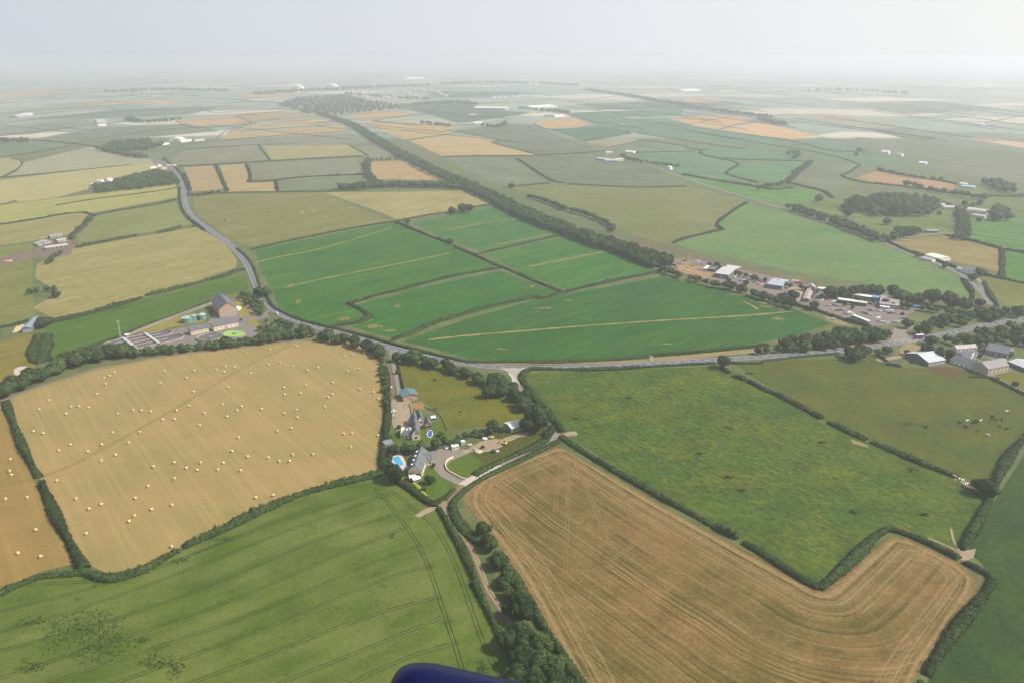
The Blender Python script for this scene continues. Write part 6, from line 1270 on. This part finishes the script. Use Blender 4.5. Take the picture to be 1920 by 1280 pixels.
# ---------------- cattle ----------------
def cowmesh(col,patch,name):
    J=[((-.95,0,1.05),.34),((-.3,0,1.02),.40),((.45,0,1.05),.37),((.95,0,1.25),.22),((1.35,0,1.30),.17),((1.62,0,1.12),.10)]
    legs=[[(-.95,.22,.75),(-1.02,.24,.38),(-.95,.24,.0)],[(-.95,-.22,.75),(-1.02,-.24,.38),(-.95,-.24,.0)],[(.45,.2,.7),(.48,.2,.35),(.45,.2,0)],[(.45,-.2,.7),(.48,-.2,.35),(.45,-.2,0)]]
    V=[p for p,_ in J]; Rr=[r for _,r in J]; E=[(i,i+1) for i in range(5)]
    for L_,root_ in zip(legs,(0,0,2,2)):
        k=len(V); V+=L_; Rr+=[.15,.08,.07]; E+=[(root_,k),(k,k+1),(k+1,k+2)]
    k=len(V); V+=[(-1.25,0,1.1),(-1.32,0,.6)]; Rr+=[.05,.03]; E+=[(0,k),(k,k+1)]
    me=bpy.data.meshes.new(name); me.from_pydata(V,E,[]); o=bpy.data.objects.new(name,me); COL.objects.link(o)
    md=o.modifiers.new('s','SKIN'); sv=me.skin_vertices[0].data
    for i,r in enumerate(Rr): sv[i].radius=(r,r)
    sv[1].use_root=True; sub=o.modifiers.new('d','SUBSURF'); sub.levels=1; sub.render_levels=1
    dg=bpy.context.evaluated_depsgraph_get(); nm=bpy.data.meshes.new_from_object(o.evaluated_get(dg)); bpy.data.objects.remove(o)
    m=Mat('hide_'+name); v=m.n('ShaderNodeTexCoord').outputs['Object']; m.out(m.mix(m.rng(m.noise(v,1.1,1,.3),.46,.5),col,patch)); nm.materials.clear(); nm.materials.append(m.m); return nm
COWM={'black':cowmesh((.02,.02,.02),(.035,.03,.028),'black_cow'),'white':cowmesh((.7,.68,.62),(.62,.58,.5),'white_cow'),'brown and white':cowmesh((.72,.66,.58),(.34,.15,.07),'pied_cow'),'brown':cowmesh((.14,.06,.035),(.2,.09,.05),'brown_cow')}
def cow(px,py,c,rz,label,group,s=1.0):
    p=g(px,py,.6); o=link('cow',COWM[c]); o.location=(p.x,p.y,.08); o.rotation_euler=(0,0,rz); o.scale=(s,s,s); tag(o,label,'cow',group)
CL=[(602,376,'black',2.3,'black cow furthest left in the herd'),(690,358,'white',.2,'white cow near the left of the black herd'),(668,424,'black',2.2,'black cow just below the left white cow'),(682,437,'black',2.5,'black cow touching the one below the left white cow'),(755,381,'black',.2,'left black cow of the middle bunch'),(782,358,'black',0,'upper black cow of the middle bunch'),(780,378,'black',.3,'lower right black cow of the middle bunch'),(815,366,'black',.3,'black cow beside the grey white one in the middle bunch'),(840,358,'white',.3,'greyish white cow at the right of the middle bunch'),(800,478,'black',.4,'black cow standing lowest in the herd'),(928,520,'white',2.4,'pale cow lowest on the right of the herd'),(978,308,'black',2.4,'top black cow of the right bunch'),(976,326,'black',2.5,'second black cow from the top of the right bunch'),(1016,344,'black',2.5,'right black cow of the right bunch'),(966,354,'brown',.1,'small dark brown cow below the right bunch'),(1086,338,'black',1,'black cow alone right of the right bunch'),(1058,428,'black',2,'black cow lower right, left one of two'),(1140,450,'black',0,'black cow lower right, right one of two'),(1142,250,'white',0,'white cow at the top right of the herd')]
for x,y,c,rz,l in CL: cow(1700+x/6.095,730+y/6.095,c,rz,l,'herd on the right hand pasture',1.15)
HC=[(553,997,2.4,'top left pied cow of the group under the hedge'),(600,1030,1,'pied cow second from the left under the hedge'),(630,1040,.3,'pied cow third from the left under the hedge'),(655,1060,2.2,'pied cow with head down in the middle of the hedge group'),(640,1078,2,'lowest left pied cow of the hedge group'),(665,1090,.8,'lowest middle pied cow of the hedge group'),(690,1084,.2,'brownish pied cow right of the lowest middle one'),(722,1075,.4,'pied cow second from the right under the hedge'),(772,1098,.2,'rightmost pied cow of the hedge group'),(745,1088,1,'half hidden pied cow between the two rightmost')]
for x,y,rz,l in HC: cow(1700+x/6.095,730+y/6.095,'brown and white',rz,l,'brown and white cattle by the hedge',1.2)
for k in range(16): cow(1012+rng.random()*60,294+rng.random()*16,'black' if k%4 else 'white',rng.random()*3,('dark' if k%4 else 'white')+' cow grazing far away on the pasture beyond the railway','far herd beyond the railway'+('' if k%4 else ', white'),1.3)
for k,(x,y) in enumerate(((421,415),(430,414),(545,399),(503,400),(567,400),(589,398),(566,411),(450,411))): cow(x,y,'white' if k%3 else 'black',rng.random()*3,('white' if k%3 else 'dark')+' animal grazing on the brown green pasture above the green crop','grazing stock on the brown pasture'+('' if k%3 else ', dark'),1.1)
# ---------------- the aircraft's own wheel fairing, just below the lens ----------------
def fairing():
    """navy wheel fairing hanging under the aircraft, a metre or so from the camera"""
    Mx=camo.matrix_basis.copy() if False else (Matrix.Translation(camo.location)@camo.rotation_euler.to_matrix().to_4x4())
    def at(px,py,d): return Mx@Vector(((px-960)/F*d,(640-py)/F*d,-d))
    # section ring along an axis from nose (left) to tail (right); top edge traced at its real distance of 1.6 m
    sta=[(708,1350,.01),(722,1315,.06),(736,1280,.11),(752,1260,.14),(800,1257,.15),(850,1269,.155),(900,1280,.155),(975,1296,.15),(1040,1312,.14),(1140,1340,.12),(1260,1376,.08),(1360,1410,.02)]
    V=[];Fc=[];n=22
    up=(Mx.to_3x3()@Vector((0,1,0))); fw=(Mx.to_3x3()@Vector((0,0,-1)))
    for px,py,r in sta:
        top=at(px,py-14,1.6); c=top-up*r*1.35
        for i in range(n): a=i*2*math.pi/n; V.append(c+up*(r*1.35*math.cos(a))+fw*(r*.9*math.sin(a)))
    for j in range(len(sta)-1):
        for i in range(n): Fc.append((j*n+i,j*n+(i+1)%n,(j+1)*n+(i+1)%n,(j+1)*n+i))
    Fc+= [tuple(range(n-1,-1,-1)),tuple(range((len(sta)-1)*n,len(sta)*n))]
    o0=at(960,1400,1.6); root=tag(link('wheel_fairing',None,None,None,o0),'dark navy blue aircraft wheel fairing poking in at the bottom edge','aircraft fairing')
    me=bpy.data.meshes.new('fairing_shell'); me.from_pydata([tuple(v-o0) for v in V],[],Fc); m=flat_mat('navy_gloss',(.002,.0025,.034),.38,.02,1,.3); s=link('fairing_shell',me,m); s.parent=root
    for p in me.polygons: p.use_smooth=True
    sd=s.modifiers.new('sub','SUBSURF'); sd.levels=2; sd.render_levels=2
    w=MB(); w.V=[]; c=at(930,1640,1.6)
    for z,q in ((-.05,.15),(-.03,.17),(.03,.17),(.05,.15)):
        for i in range(24): a=i*2*math.pi/24; w.V.append(c+fw*z+up*(q*math.cos(a))+(up.cross(fw))*(q*math.sin(a)))
    for j in range(3): w.F+=[(j*24+i,j*24+(i+1)%24,(j+1)*24+(i+1)%24,(j+1)*24+i) for i in range(24)]
    w.F+=[tuple(range(23,-1,-1)),tuple(range(72,96))]; w.build('tyre',cm((.02,.02,.02),'tyre'),root,o0)
fairing()
